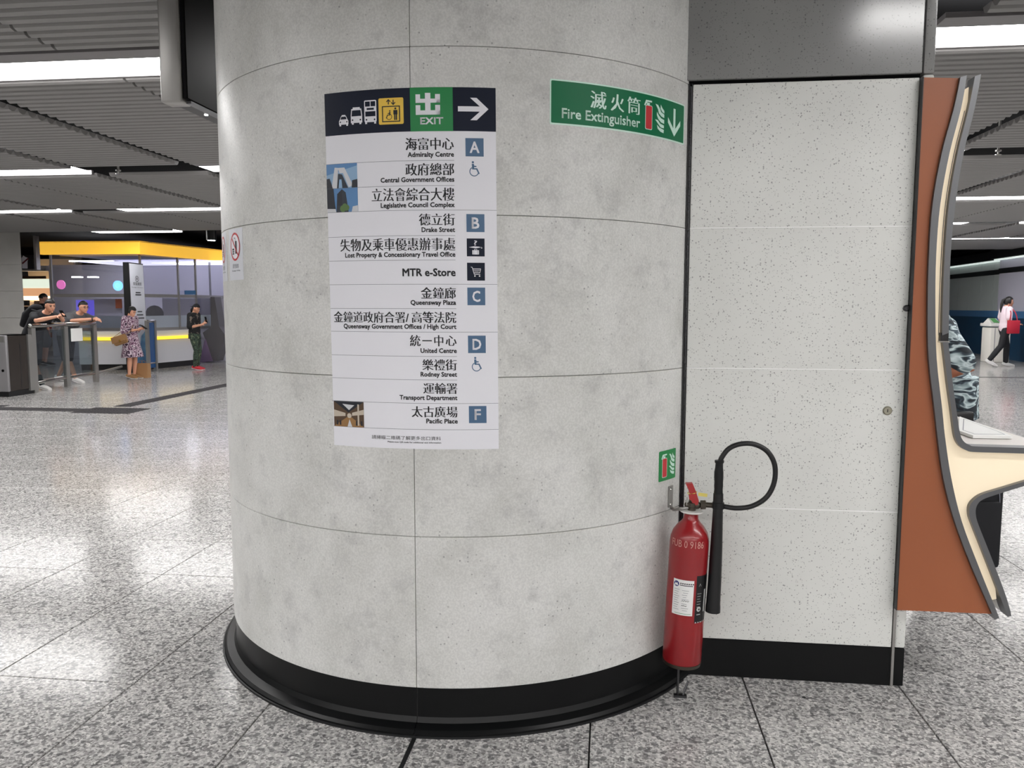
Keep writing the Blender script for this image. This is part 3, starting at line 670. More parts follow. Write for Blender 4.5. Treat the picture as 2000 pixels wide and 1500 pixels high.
# ------------------------------------------------------------------ fire extinguisher signs
def fire_symbol(p, u0, u1, v0, v1, lay, red=1):
    f_ = lambda a, b: (u0+(u1-u0)*a, v0+(v1-v0)*b)
    p.rrect(*(f_(.14,0)[0], f_(.92,0)[0]), f_(0,0)[1], f_(0,.82)[1], .006, 0, lay); p.rrect(f_(.19,0)[0], f_(.87,0)[0], f_(0,.02)[1], f_(0,.80)[1], .005, red, lay+1)
    p.poly([f_(.30,.80),f_(.30,.90),f_(.62,.90),f_(.62,.80)], 0, lay); p.poly([f_(.2,.98),f_(.86,.985),f_(.86,.93),f_(.30,.92)], 0, lay); p.poly([f_(.2,.98),f_(.36,.92),f_(.10,.78),f_(0,.80)], 0, lay)
def flames(p, u0, u1, v0, v1, lay):
    f_ = lambda x, y: (u0+(u1-u0)*(x-1195)/92, v1-(v1-v0)*(y-360)/296)
    for q in (((1198,368),(1222,374),(1242,410),(1252,440),(1284,458),(1284,494),(1256,486),(1230,458),(1222,420)),((1248,362),(1262,392),(1284,420),(1284,448),(1262,434),(1246,404)),
              ((1212,448),(1232,482),(1254,506),(1284,516),(1284,556),(1252,548),(1226,520),(1212,482)),((1196,530),(1222,532),(1246,564),(1282,574),(1282,604),(1250,602),(1226,572)),((1214,582),(1240,608),(1282,620),(1280,656),(1248,648),(1222,622))):
        p.poly([f_(*z) for z in q], 0, lay)
fs = thing('fire_extinguisher_sign', 'long green sign reading Fire Extinguisher with a down arrow on the column', 'sign', cyl(.82/CR, CR, 2.18))
def on_col2(u, v, off): return cyl(u/CR, CR + off, v + (u-.48)*.0072)
p = Print(on_col2, K); p.rrect(.481, 1.1555, 2.1760, 2.3285, .006, 0, 0); p.build('pale_border', M['fire_pale'], fs)
p = Print(on_col2, K); p.rrect(.4860, 1.1505, 2.1815, 2.3235, .004, 0, 1); p.build('green_field', M['fire_green'], fs)
p = Print(on_col2, None)
for ch, a, b in (('滅',.637,.7055),('火',.724,.785),('筒',.8000,.8660)): p.text(ch, a, b, 2.2440, 2.3030, 0, 3, ming=True)
p.build('lettering', M['fire_pale'], fs)
p = Print(on_col2, K); p.textb('Fire Extinguisher', .5255, .8655, 2.2000, .0335, 0, 3, bold=.016); p.build('lettering', M['fire_pale'], fs)
p = Print(on_col2, K); fire_symbol(p, .886, .936, 2.1990, 2.3065, 2); flames(p, .948, 1.0070, 2.1980, 2.3010, 2); p.build('extinguisher_symbol', [M['fire_pale'], M['print_red']], fs)
p = Print(on_col2, K); p.rect(1.0680, 1.0830, 2.2150, 2.3000, 0, 2); p.poly([(1.0300,2.2620),(1.0300,2.2420),(1.0755,2.1960),(1.1210,2.2420),(1.1210,2.2620),(1.0755,2.2190)], 0, 2); p.build('down_arrow', M['fire_pale'], fs)
ms = thing('fire_point_sticker', 'small square green extinguisher sticker low on the column above the red cylinder', 'sign', cyl(1.08/CR, CR, .855))
p = Print(lambda u, v, off: cyl(u/CR, CR+off, v), K); p.rrect(1.0155, 1.1450, .8545, .9770, .005, 0, 0); p.build('green_field', M['sign_green'], ms)
p = Print(lambda u, v, off: cyl(u/CR, CR+off, v), K); fire_symbol(p, 1.0320, 1.0780, .8680, .9640, 2); flames(p, 1.0880, 1.1350, .8720, .9620, 2); p.build('extinguisher_symbol', [M['fire_pale'], M['print_red']], ms)
# no eating or drinking stickers
for k, (ua, ub, lab) in enumerate(((-.985, -.819, 'white no eating or drinking sticker with red ring, nearer the directory sheet'), (-1.20, -1.034, 'white no eating or drinking sticker at the far left edge of the column'))):
    ns = thing('prohibition_sticker', lab, 'sign', cyl((ua+ub)/2/CR, CR, 1.652), 'no eating or drinking stickers')
    fn = lambda u, v, off: cyl(u/CR, CR+off, v)
    p = Print(fn, K); p.rect(ua, ub, 1.652, 1.855, 0, 0); p.build('sheet', mat('sticker_white', srgb(214,216,222), .4), ns)
    uc, vc, r = (ua+ub)/2, 1.784, .056
    p = Print(fn, K); p.disc(uc, vc, r-.004, 0, 1); p.rect(uc+.002, uc+.022, vc-.028, vc+.022, 1, 2); p.line([(uc+.008,vc+.022),(uc+.004,vc+.034),(uc-.008,vc+.034)], .003, 1, 2)
    for b, t_ in ((-.030,-.024),(-.022,-.016),(-.014,-.006)): p.rrect(uc-.033, uc-.010, vc+b, vc+t_, .002, 1, 2)
    p.ring(uc, vc, r-.008, r, 2, 3); p.line([(uc-.036,vc+.036),(uc+.036,vc-.036)], .007, 2, 4); p.build('prohibition_symbol', [M['sign_white'], M['ink'], M['print_red']], ns)
    p = Print(fn, None); p.text('請勿飲食', uc-.036, uc+.036, 1.699, 1.717, 0, 2); p.textb('No eating or drinking', uc-.046, uc+.05, 1.687, .0055, 0, 2, bold=.01); p.build('lettering', M['line_grey'], ns)

# ------------------------------------------------------------------ fire extinguisher in the corner
EY = 3.095
E0 = ony(1331, 1291, EY); E1 = ony(1350.5, 1000, EY); ax = (E1-E0).normalized(); L = (E1-E0).length
RA = .0755
ext = thing('fire_extinguisher', 'red carbon dioxide fire extinguisher with black hose and horn hung in the corner', 'extinguisher', E0)
sc_ = L
prof = [(.0, -.0), (RA-.012, .0), (RA-.003, .005), (RA, .016), (RA, L-.118), (RA-.002, L-.098), (RA-.009, L-.075), (RA-.024, L-.052), (.036, L-.036), (.0285, L-.025), (.0265, L-.002), (0, L-.002)]
m = MB(); m.lathe(prof, E0, ax, 48); cylb = m.build('cylinder', M['red'], ext, 40)
m = MB(); m.lathe([(RA-.006, -.006), (RA-.002, -.004), (RA+.0006, .006), (RA+.0006, .010)], E0, ax, 40); m.build('base_ring', M['brass'], ext, 30)
m = MB(); m.lathe([(.02, L-.001), (.042, L), (.046, L+.003), (.042, L+.006), (.02, L+.007)], E0, ax, 32); m.build('neck_collar', M['white'], ext, 30)
# wraps on the cylinder: u around, v along; u=0 faces the camera
vx = Vector((1,0,0)); vx = (vx - ax*vx.dot(ax)).normalized(); vy = ax.cross(vx)     # vy points away from the camera
face = math.atan2(-E0.x, -E0.y)
def on_ext(u, v, off):
    a = u/RA; return E0 + ax*v + vx*((RA+off)*math.sin(a-.08)) - vy*((RA+off)*math.cos(a-.08))
p = Print(on_ext, .006); p.text('FUB 0 9186', -.078, .056, L-.124, L-.096, 0, 0, bold=0); p.build('stencil', mat('stencil_pale', srgb(206,150,140), .5), cylb)
# paper record label
p = Print(on_ext, .006); u0, u1, v0, v1 = -.056, .026, .216, .356; p.rect(u0, u1, v0, v1, 0, 0); p.disc(u0+.014, v1-.018, .011, 1, 1, 18)
p.poly([(u0+.006,v1-.024),(u0+.010,v1-.012),(u0+.0135,v1-.018),(u0+.017,v1-.012),(u0+.022,v1-.024)], 0, 2)
for k in range(7): p.rect(u0+.029+k*.0078, u0+.034+k*.0078, v1-.017, v1-.012, 2, 1)
p.rect(u0+.028, u1-.004, v1-.023, v1-.020, 2, 1)
for k in range(10):
    v = v1-.040-k*.0088; p.rect(u0+.006, u0+.028-(k%3)*.003, v, v+.0014, 3, 1)
    if k not in (5, 7): p.rect(u0+.038+(k%2)*.004, u0+.064-(k%4)*.003, v-.002, v-.0006, 3, 1)
for c_, w_ in ((.083, .028), (.102, .02)):
    pts = [(u0+.038+w_*i/7, v1-c_+(.0035 if i % 2 else -.001)*(1-.3*(i%3))) for i in range(8)]; p.line(pts, .0016, 2, 2)
p.rect(u0+.012, u1-.006, v0+.006, v0+.0075, 4, 1)
lb = p.build('record_label', [M['paper'], mat('emblem_blue', srgb(30,40,110), .5), M['ink'], M['line_grey'], M['sign_green']], ext)
p = Print(on_ext, .006); u0, u1, v0, v1 = .036, .105, .187, .375; p.rect(u0, u1, v0, v1, 0, 0)
for k in range(7): p.rect(u0+.006, u0+.026-(k % 3)*.003, v1-.072-k*.0105, v1-.0705-k*.0105, 1, 1)
p.disc(u0+.017, v0+.055, .010, 1, 1, 18); p.disc(u0+.018, v0+.054, .004, 0, 2, 10); p.rect(u0+.008, u0+.026, v0+.032, v0+.035, 1, 1); p.line([(u0+.012,v1-.042),(u0+.017,v1-.032),(u0+.022,v1-.042)], .0012, 1, 1)
p.rect(u0+.042, u0+.052, v0+.04, v0+.13, 1, 1)
for k in range(5): p.rect(u0+.003+k*.012, u0+.009+k*.012, v0-.0004, v0+.004, 1, 1)
p.build('instruction_label', [M['black'], mat('label_pale', srgb(190,192,190), .5)], ext)
# valve
T = E1 + ax*.008
def exy(px, py, Y=EY): return ony(px, py, Y)
m = MB(); m.lathe([(.016, 0), (.016, .012), (.02, .014), (.02, .030), (.013, .034), (.013, .042)], T, ax, 14); m.loft([T+Vector((-.012,0,.02)), T+Vector((.02,0,.02))], [.016,.016], n=12); m.build('valve_body', M['brass'], ext, 35)
m = MB(); a = exy(1368, 986); b = exy(1378, 986); c_ = exy(1393, 987)
m.loft([a, b], [.018, .018], n=6, dome=False); m.loft([b, c_], [.0105, .0105], n=12); m.build('hose_coupling', M['brass'], ext, 30)
def bar(m, pts, w, t_):
    for q0, q1 in zip(pts[:-1], pts[1:]):
        d = (q1-q0); l = d.length; d.normalize(); s_ = Vector((0,1,0)); u_ = d.cross(s_).normalized(); m.obox((q0+q1)/2, d, s_, u_, l/2+.002, w/2, t_/2)
def xz(pts): return [(exy(*p_).x, exy(*p_).z) for p_ in pts]
FY = lambda y: (lambda a, b: (a, y, b))
m = MB(); m.prism(xz([(1338.5,943),(1352,942.5),(1358,957),(1364,976),(1362,984),(1352,985),(1349,972),(1344,955)]), FY(EY-.017), FY(EY+.009)); m.build('squeeze_lever', M['red_lever'], ext)
m = MB(); m.prism(xz([(1344,964),(1350,961.5),(1359,963),(1361,969),(1359,974),(1350,975.5),(1345,972)]), FY(EY-.026), FY(EY-.014)); m.build('carry_handle', M['red_lever'], ext)
m = MB(); pts = [Vector(exy(1352,962)) + Vector((.018*math.cos(k*PI/6), .02*math.sin(k*PI/6), .003*math.cos(k*PI/6))) for k in range(13)]; m.loft(pts, [.0016]*13, n=6, dome=False); 
m.obox(exy(1372,965)-Vector((0,.012,0)), (1,0,-.12), (0,1,0), (.12,0,1), .017, .0008, .0065); m.build('seal_tag', M['tag_yellow'], ext)
m = MB(); m.lathe([(.0035,-.002),(.0035,.002),(.0060,.002),(.0060,-.002),(.0035,-.002)], exy(1341,977)-Vector((0,.016,0)), (0,1,0), 14); m.loft([exy(1341,970)-Vector((0,.014,0)), exy(1341,985)-Vector((0,.014,0))], [.0018,.0018], n=6); m.build('safety_pin', M['chrome'], ext, 30)
# hose loop, grip and horn
def spline(P, n=6):
    out = []
    for i in range(len(P)-1):
        p0, p1, p2, p3 = P[max(i-1,0)], P[i], P[i+1], P[min(i+2,len(P)-1)]
        for k in range(n):
            t_ = k/n; out.append(.5*((2*p1)+(p2-p0)*t_+(2*p0-5*p1+4*p2-p3)*t_*t_+(3*p1-p0-3*p2+p3)*t_**3))
    out.append(P[-1]); return out
HY = 3.07
hp_ = [exy(1391,987,EY), exy(1412,989,HY+.01), exy(1440,992.5,HY), exy(1470,988,HY), exy(1497,971,HY), exy(1512,942,HY), exy(1513,908,HY), exy(1499,882,HY), exy(1474,868,HY), exy(1447,867,HY), exy(1424,876,HY), exy(1410,893,HY), exy(1406,904,HY)]
pts = spline(hp_, 6); m = MB(); m.loft(pts, [.0098]*len(pts), n=14); m.build('hose', M['black'], ext, 60)
gp = lambda px, py: exy(px, py, HY)
m = MB(); gpts = [(1405,899,.0175),(1405,903,.0178),(1405,905,.0145),(1404.5,913,.0150),(1404,922,.0175),(1403.8,932,.0178),(1403.7,942,.0165),(1403.5,948,.0172),(1403.3,955,.0163),(1403,961,.0170),(1403,968,.0178)]
m.loft([gp(a,b) for a,b,r in gpts], [r for a,b,r in gpts], lat=(0,1,0), n=18, dome=False); m.build('grip', M['rubber'], ext, 50)
m = MB(); hpts = [(1403,964,.0190),(1402.5,985,.0198),(1402.3,990,.0190),(1401.5,1010,.0200),(1399,1070,.0232),(1396,1130,.0255),(1393,1178,.0270),(1392.6,1184,.0285),(1392,1194,.0290)]
m.loft([gp(a,b) for a,b,r in hpts], [r for a,b,r in hpts], lat=(0,1,0), n=24, dome=False); m.build('discharge_horn', M['black'], ext, 50)
m = MB(); m.loft([gp(1403,981), gp(1402.6,993)], [.0225,.0225], lat=(0,1,0), n=20, dome=False); m.build('horn_clip', M['rubber'], ext, 40)
# wall bracket and foot stay
br = thing('hanging_bracket', 'grey metal bracket screwed to the column holding the extinguisher neck', 'bracket', cyl(1.10/CR, CR, .74))
uu = 1.105
m = MB(); vs = []
for off in (0, .004):
    for u, v in ((uu-.017,.740),(uu+.017,.740),(uu+.017,.826),(uu-.017,.826)): vs.append(cyl(u/CR, CR+off, v))
m.add(vs, [(0,3,2,1),(4,5,6,7),(0,1,5,4),(1,2,6,5),(2,3,7,6),(3,0,4,7)]); m.build('plate', M['steel'], br)
m = MB(); a = Vector(cyl(uu/CR, CR+.004, .775)); nrm = (Vector(cyl(uu/CR, 1, 0))-Vector(cyl(uu/CR, 0, 0))).normalized()
pts = spline([a-Vector((0,0,.03)), a+nrm*.014-Vector((0,0,.045)), T+Vector((-.045,-.01,.006)), T+Vector((-.018,-.01,.010))], 5); m.loft(pts, [.006]*len(pts), n=10); m.build('arm', M['steel'], br, 40)
m = MB()
for v in (.75,.812): m.lathe([(0,.0),(.006,.0),(.005,.003),(0,.0035)], cyl(uu/CR, CR+.004, v), nrm, 10)
m.build('screws', M['chrome'], br, 30)
ft = thing('foot_stay', 'small dark metal stay on the floor under the extinguisher', 'stay', (E0.x, EY, 0))
m = MB(); a = E0 + Vector((-.012,-.01,-.006)); m.loft([a, Vector((a.x-.002,a.y,.012))], [.005,.005], n=8); m.build('rod', M['dark_steel'], ft, 40)
m = MB(); m.box(a.x-.016, a.x+.034, a.y-.010, a.y+.010, 0, .010); m.loft([Vector((a.x+.04,a.y+.02,.055)), Vector((a.x+.02,a.y,.010))], [.004,.004], n=8); m.build('foot', M['dark_steel'], ft)

# ------------------------------------------------------------------ help kiosk at the end of the wall (side seen edge on)
KY = 3.25
def k2(px, py): P = ony(px, py, KY); return (P.x, P.z)
def smooth2(pts, n=4):
    out = spline([Vector((a, b, 0)) for a, b in pts], n); return [(v.x, v.y) for v in out]
kiosk = thing('information_kiosk', 'curved kiosk with orange side panel and glowing cream edge at the end of the wall', 'kiosk', (1.4, KY, .31))
of_l = smooth2([k2(*p) for p in ((1873.5,152),(1860,215),(1837,300),(1819,400),(1812,500),(1809.5,600),(1811.5,700),(1823,800),(1828.5,850),(1840,933),(1862,1017),(1893,1100),(1919,1160),(1940,1208))])
of_r = smooth2([k2(*p) for p in ((1886,149),(1874,215),(1852,300),(1834,400),(1826,500),(1824.5,600),(1827,700),(1838,800),(1843,850),(1855.5,933),(1876,1017),(1907,1100),(1931,1160),(1949,1205))])
inf_l = smooth2([k2(*p) for p in ((1902,150),(1889,215),(1868,300),(1851,400),(1843,500),(1839,600),(1838,655))])
inf_r = smooth2([k2(*p) for p in ((1914,146),(1901,215),(1880,300),(1864,400),(1854.5,500),(1852,600),(1851,650))])
inl = [k2(*p) for p in ((1839,668),(1843,700),(1849,750),(1856,800),(1861,840))]
desk_c = [k2(*p) for p in ((1861,840),(1865,858),(1873,871),(1886,879),(1900,882),(1950,883.5),(2000,885),(2032,886))]
inl_r = [k2(*p) for p in ((1850,668),(1854,700),(1859,750),(1866,800),(1871,836))]
desk_r = [k2(*p) for p in ((1871,836),(1875,853),(1882,863),(1892,868.5),(1902,871),(1950,872.5),(2000,874),(2042,875))]
up_l = smooth2(inl[:-1] + desk_c, 3); up_r = smooth2(inl_r[:-1] + desk_r, 3)
lo_u = smooth2([k2(*p) for p in ((2040,928),(2000,939),(1950,954),(1918,964),(1902,974),(1892,987),(1891,1005),(1897,1024),(1918,1077),(1947,1152),(1960,1188),(1966,1203))], 3)
lo_r = smooth2([k2(*p) for p in ((2046,934),(2002,947),(1953,962),(1923,972),(1910,980),(1904,992),(1904,1006),(1909,1024),(1930,1077),(1958,1150),(1969,1184),(1973,1201))], 3)
F = lambda y: (lambda a, b: (a, y, b))
m = MB(); m.strip(of_l, of_r, F(KY-.012), F(KY+.09)); m.build('outer_frame', M['frame_grey'], kiosk, 30)
m = MB(); m.strip(inf_l, inf_r, F(KY-.010), F(KY+.05)); m.build('screen_frame', M['frame_grey'], kiosk, 30)
m = MB(); m.strip(up_l, up_r, F(KY-.010), F(KY+.05)); m.build('desk_frame', M['frame_grey'], kiosk, 30)
m = MB(); m.strip(lo_u, lo_r, F(KY-.010), F(KY+.05)); m.build('leg_frame', M['frame_grey'], kiosk, 30)
# backlit edge: left boundary = outer frame, right boundary = screen / desk / leg frames
n_ = len(of_r)
cream = list(of_r[2:-3]) + [k2(1937,1175), k2(1949,1172)] + list(reversed(lo_u[:-6])) + list(reversed(desk_c[-2:])) + list(reversed(up_l)) + list(reversed(inf_l))[1:-3] + [k2(1895,168)]
m = MB(); m.prism(cream, F(KY+.012), F(KY+.05)); m.build('glowing_edge', M['cream'], kiosk)
m = MB(); gl = [(a-.0055, b) for a, b in inf_l[4:]]; gr = [(a-.0035, b) for a, b in inf_l[4:]]; m.strip(gl, gr, F(KY+.009), F(KY+.02)); m.build('edge_seam', M['frame_grey'], kiosk)
m = MB(); q0 = k2(1836,650); q1 = k2(1851,667); m.box(q0[0], q1[0], KY-.006, KY+.05, q1[1]+.002, q0[1]); m.build('joint_clip', M['black'], kiosk)
m = MB(); m.box(q0[0]-.002, q1[0]+.004, KY-.009, KY+.03, q1[1]-.004, q1[1]+.002); m.build('clip_lip', M['chrome'], kiosk)
org = [(X1+.001, 2.41)] + [(X1+.001, k2(1745,1192)[1])] + list(reversed(of_l))[1:]
m = MB(); m.prism(org, F(KY+.004), F(KY+.03)); m.build('side_panel', M['orange'], kiosk)
m = MB(); m.box(X1+.000, X1+.003, KY-.001, KY+.03, k2(1745,1192)[1], 2.41); m.build('panel_edge', M['black'], kiosk)
# body carried back along the wall: screen slab, desk slab and lower slab
KB = 4.55
scr = list(of_r[3:-4]); 
body_up = [(a+.004, b) for a, b in inf_l] ; 
m = MB(); left = of_r[3:26]; right = inf_l[2:] + inl[1:-1]
li = [left[round(i*(len(left)-1)/19)] for i in range(20)]; ri = [right[round(i*(len(right)-1)/19)] for i in range(20)]
m.strip(li, ri, F(KY+.052), F(KB)); m.build('screen_body', M['white'], kiosk, 30)
dz = desk_r[-1][1]
m = MB(); dx0 = k2(1868,850)[0]; m.box(dx0-.03, 1.735, KY+.052, KB, dz-.10, dz-.002); m.build('desktop', M['worktop'], kiosk)
m = MB(); li = [of_r[i] for i in range(32, 50)]; ri = [lo_u[round(8+(len(lo_u)-9)*i/17)] for i in range(18)]; m.strip(li, ri, F(KY+.052), F(KB)); m.build('lower_body', M['white'], kiosk, 30)
m = MB(); m.box(X1+.07, 1.30, KY+.05, KB, .4, 2.36); m.build('back_body', M['frame_grey'], kiosk)
# leaflet and pouch on the desk
def ond(px, py): return onz(px, py, dz)
lf = MB(); quad = [ond(1868,842), ond(1978,858), ond(1960,849), ond(1872,812)]
q = [Vector(v) for v in (ond(1871,846), ond(1900,856), ond(1976,857), ond(1958,849), ond(1874,818))]
lf.add([v+Vector((0,0,0)) for v in q]+[v+Vector((0,0,.012)) for v in q], [(4,3,2,1,0),(5,6,7,8,9),(0,1,6,5),(1,2,7,6),(2,3,8,7),(3,4,9,8),(4,0,5,9)])
lf.build('notice_frame', M['paper'], label='white framed notice lying flat on the kiosk desk', cat='notice')
c0 = sum(q, Vector())/5; m = MB(); q2 = [c0+(v-c0)*.8+Vector((0,0,.0125)) for v in q]; q3 = [c0+(v-c0)*.76+Vector((0,0,.0125)) for v in q]
m.add(q2+q3, [(i,(i+1)%5,5+(i+1)%5,5+i) for i in range(5)]); m.build('border_line', M['line_grey'], bpy.data.objects['notice_frame'])
SY_ = 4.72
su = thing('suitcase', 'black suitcase with a raised pull handle standing behind the kiosk desk', 'suitcase', (2.1, SY_, 0))
xa_, xb_ = ony(1880, 1000, SY_).x, ony(1962, 1000, SY_).x; zh = ony(1900, 812, SY_).z
link('case_body', bevel_box(xa_, xb_, SY_, SY_+.24, .05, .60, .03, M['cloth_black'], 'case_body', 2), su)
link('front_pocket', bevel_box(xa_+.03, xb_-.03, SY_-.03, SY_+.01, .10, .45, .012, M['cloth_black'], 'front_pocket', 2), su)
m = MB(); pts = spline([V3 for V3 in (Vector((xa_+.05, SY_-.004, .54)), Vector((xb_-.08, SY_-.004, .54)), Vector((xb_-.035, SY_-.004, .50)), Vector((xb_-.03, SY_-.004, .22)))], 5); m.loft(pts, [.0035]*len(pts), n=6); m.build('piping', M['line_grey'], su, 60)
hx0, hx1 = ony(1872, 830, SY_).x, ony(1930, 830, SY_).x
for x in (hx0+.06, hx1-.03):
    m = MB(); m.box(x-.009, x+.009, SY_+.19, SY_+.205, .60, zh-.03); m.build('handle_tube', M['dark_steel'], su)
link('handle_grip', bevel_box(hx0, hx1, SY_+.17, SY_+.225, zh-.085, zh, .012, M['black'], 'handle_grip', 2), su)
for x in (xa_+.05, xb_-.05):
    m = MB(); m.lathe([(.0,-.012),(.045,-.012),(.05,-.006),(.05,.006),(.045,.012),(0,.012)], (x, SY_+.18, .05), (1,0,0), 14); m.build('wheel', M['black'], su, 40)
m = MB(); m.box(xa_+.03, xa_+.06, SY_+.03, SY_+.06, 0, .055); m.box(xb_-.06, xb_-.03, SY_+.03, SY_+.06, 0, .055); m.build('feet', M['black'], su, kind='stuff')

# ------------------------------------------------------------------ hanging display left of the column
hd = thing('hanging_display', 'black hanging display screen in a steel case left of the column top', 'display', (-2.05, 4.3, 2.5))
x0, x1, y0, y1, z0 = -2.105, -1.975, 3.62, 5.1, 2.5
link('steel_end', bevel_box(x0, x1-.025, y0, y0+.10, z0, CH+.02, .012, M['steel'], 'steel_end', 3), hd)
link('steel_case', bevel_box(x0, x1-.025, y0+.101, y1, z0+.035, CH+.02, .006, M['dark_steel'], 'steel_case', 1), hd)
link('glass_front', bevel_box(x1-.024, x1, y0+.012, y1-.02, z0+.018, CH+.02, .004, M['black_gloss'], 'glass_front', 1), hd)
m = MB(); m.box(x0+.02, x1-.03, y0+.10, y1, z0+.012, z0+.034); m.build('bottom_rail', M['black'], hd)
m = MB(); m.box(x1-.03, x1-.004, y0+.05, y1, z0+.004, z0+.017); m.build('bottom_trim', M['frame_grey'], hd)
m = MB(); m.lathe([(0,0),(.009,0),(.009,-.003),(0,-.004)], (x0+.07, y0+.30, z0+.012), n=12); m.build('indicator_lens', M['downlight'], hd, 30)

# ------------------------------------------------------------------ left background: pillar, gates, fence
pr = ony(46, 600, 17.3)
pl = thing('pillar', 'plain grey square pillar at the far left behind the ticket gates', 'pillar', (pr.x-.6, 17.9, 0))
pp = [(ony(a, 600, b).x, b) for a, b in ((-70, 17.3), (47, 17.3), (45.6, 18.2), (-70, 18.2))]
for z0, z1 in ((0, .62), (.625, 1.25), (1.255, 1.88), (1.885, 2.5), (2.505, CH+.1)):
    m = MB(); m.prism(pp, (lambda z: lambda a, b: (a, b, z))(z0), (lambda z: lambda a, b: (a, b, z))(z1)); m.build('cladding_panel', M['concrete'], pl)
P = onz(18, 776, 0)
tg = thing('ticket_gate', 'grey steel ticket gate with dark brown side at the left edge of the picture', 'ticket gate', (P.x-.35, P.y, 0))
gh = ony(18, 655, P.y).z; gx = onz(17, 776, 0).x; gy = P.y; ge = 12.86
link('front_end', bevel_box(gx-.5, gx, gy, gy+.06, .09, gh, .015, mat('gate_grey', srgb(138,136,138), .4, .4), 'front_end'), tg)
m = MB(); m.box(gx-.48, gx-.03, gy+.04, ge, 0, .09); m.build('plinth', M['black'], tg)
link('side_panel', bevel_box(gx-.44, gx-.012, gy+.061, ge-.12, .09, gh-.01, .01, mat('gate_brown', srgb(50,45,42), .25), 'side_panel', 1), tg)
m = MB(); m.box(gx-.30, gx-.013, gy+.0605, ge-.121, gh-.0095, gh+.006); m.build('top_plate', M['black_gloss'], tg)
m = MB(); q = ony(6, 724, gy); m.lathe([(0,0),(.022,0),(.022,.012),(0,.014)], (q.x, gy+.003, q.z), (0,-1,0), 14); m.build('sensor', M['black_gloss'], tg, 30)
m = MB(); m.box(gx-.49, gx-.02, gy-.004, gy+.02, gh-.12, gh-.02); m.build('top_band', M['steel'], tg)
xb = gx+.012
m = MB(); m.prism([(ge-.119, .06), (ge, .06), (ge, gh*.82), (ge-.03, gh-.01), (ge-.119, gh)], lambda a, b: (gx-.44, a, b), lambda a, b: (xb, a, b)); m.build('steel_edge', M['steel'], tg)
m = MB(); m.box(gx-.0125, gx-.010, gy+.33, gy+.34, .14, gh-.14); m.build('door_seam', M['dark_steel'], tg)
# barrier fence with glass infill, running away from the camera
fence = thing('barrier_fence', 'steel barrier fence with dark glass panels that two people lean on', 'fence', (-10.25, 14, 0))
fp = [onz(69, 767, 0), onz(132, 755, 0), onz(188, 745.5, 0)]
FZ = 1.19
for i, q in enumerate(fp):
    m = MB(); m.obox((q.x, q.y, FZ/2-.02), (1,0,0), (0,1,0), (0,0,1), .035, .05, FZ/2-.02); m.build('post', M['steel'], fence)
    if i:
        a, b = fp[i-1], q
        d = (b-a); l = d.length; d.normalize(); n = Vector((-d.y, d.x, 0)); c_ = (a+b)/2
        m = MB(); m.loft([a+Vector((0,0,FZ))-d*.04, b+Vector((0,0,FZ))+d*.04], [.038,.038], n=12); m.build('top_rail', M['chrome'], fence, 40)
        m = MB(); m.loft([a+Vector((0,0,.17)), b+Vector((0,0,.17))], [.028,.028], n=10); m.build('low_rail', M['chrome'], fence, 40)
        m = MB(); m.obox(c_+Vector((0,0,.66)), d, n, (0,0,1), l/2-.05, .006, .44); m.build('glass_panel', M['glass_dark'], fence)
q = fp[2]; q2 = onz(238, 727, 0); m = MB(); m.loft([q+Vector((0,0,.17)), q2+Vector((0,0,.13))], [.028,.028], n=10); m.build('low_rail', M['steel'], fence, 40)
m = MB(); a, b = fp[1], fp[2]; d = (b-a).normalized(); n = Vector((d.y, -d.x, 0)); m.obox(a+(b-a)*.36+n*.02+Vector((0,0,.98)), d, n, (0,0,1), .19, .003, .125); m.build('notice', M['paper'], fence)

# ------------------------------------------------------------------ service booth with yellow fascia
booth = thing('service_booth', 'glass customer service booth with a glowing yellow fascia and white counter', 'booth', (-12, 19, 0))
def xy(px, Y): v = ony(px, 600, Y); return (v.x, v.y)
Bp = [xy(84, 18.3), xy(277, 18.3), xy(384, 20.2), xy(447, 22.2), xy(560, 26.5)]
hz_ = lambda px, py, Y: ony(px, py, Y).z
zt, zb = hz_(277, 470.5, 18.0), hz_(277, 496, 18.0)
Fp = [xy(84, 17.95), xy(278, 17.95), xy(440, 21.2), xy(560, 24.6)]
for a, b in zip(Fp[:-1], Fp[1:]):
    m = MB(); m.wall(a, b, zb, zt, .12); m.build('fascia', M['yellow_lit'], booth)
m = MB(); m.prism([(p_[0], p_[1]) for p_ in Fp] + [(Fp[-1][0], 30), (Fp[0][0], 30)], lambda a, b: (a, b, zt-.03), lambda a, b: (a, b, zt)); m.build('roof', M['booth_grey'], booth)
m = MB(); m.prism([(a+.0, b+.2) for a, b in Fp] + [(Fp[-1][0], 29), (Fp[0][0], 29)], lambda a, b: (a, b, zb+.02), lambda a, b: (a, b, zb+.05)); m.build('soffit', M['booth_in'], booth)
zr = hz_(277, 578, 18.3); zc = hz_(277, 641, 18.3); zy = hz_(277, 660, 18.3)
G0 = xy(104, 18.35)
Gp = [G0, Bp[1], Bp[2], Bp[3], Bp[4]]
for i, (a, b) in enumerate(zip(Gp[:-1], Gp[1:])):
    m = MB(); m.wall(a, b, zr+.05, zb+.03, .015); m.build('upper_glass', M['glass'], booth)
    m = MB(); m.wall(a, b, zc, zr-.03, .015); m.build('lower_glass', M['glass'], booth)
    m = MB(); m.wall(a, b, zr-.03, zr+.05, .06); m.build('transom', M['steel'], booth)
    m = MB(); m.wall(a, b, zc-.07, zc, .1); m.build('sill', M['steel'], booth)
    m = MB(); a2 = (a[0]*.999, a[1]+.03); m.wall((a[0], a[1]+.03), (b[0], b[1]+.03), zc, zc+.30, .006); m.build('frosted_band', M['frost'], booth)
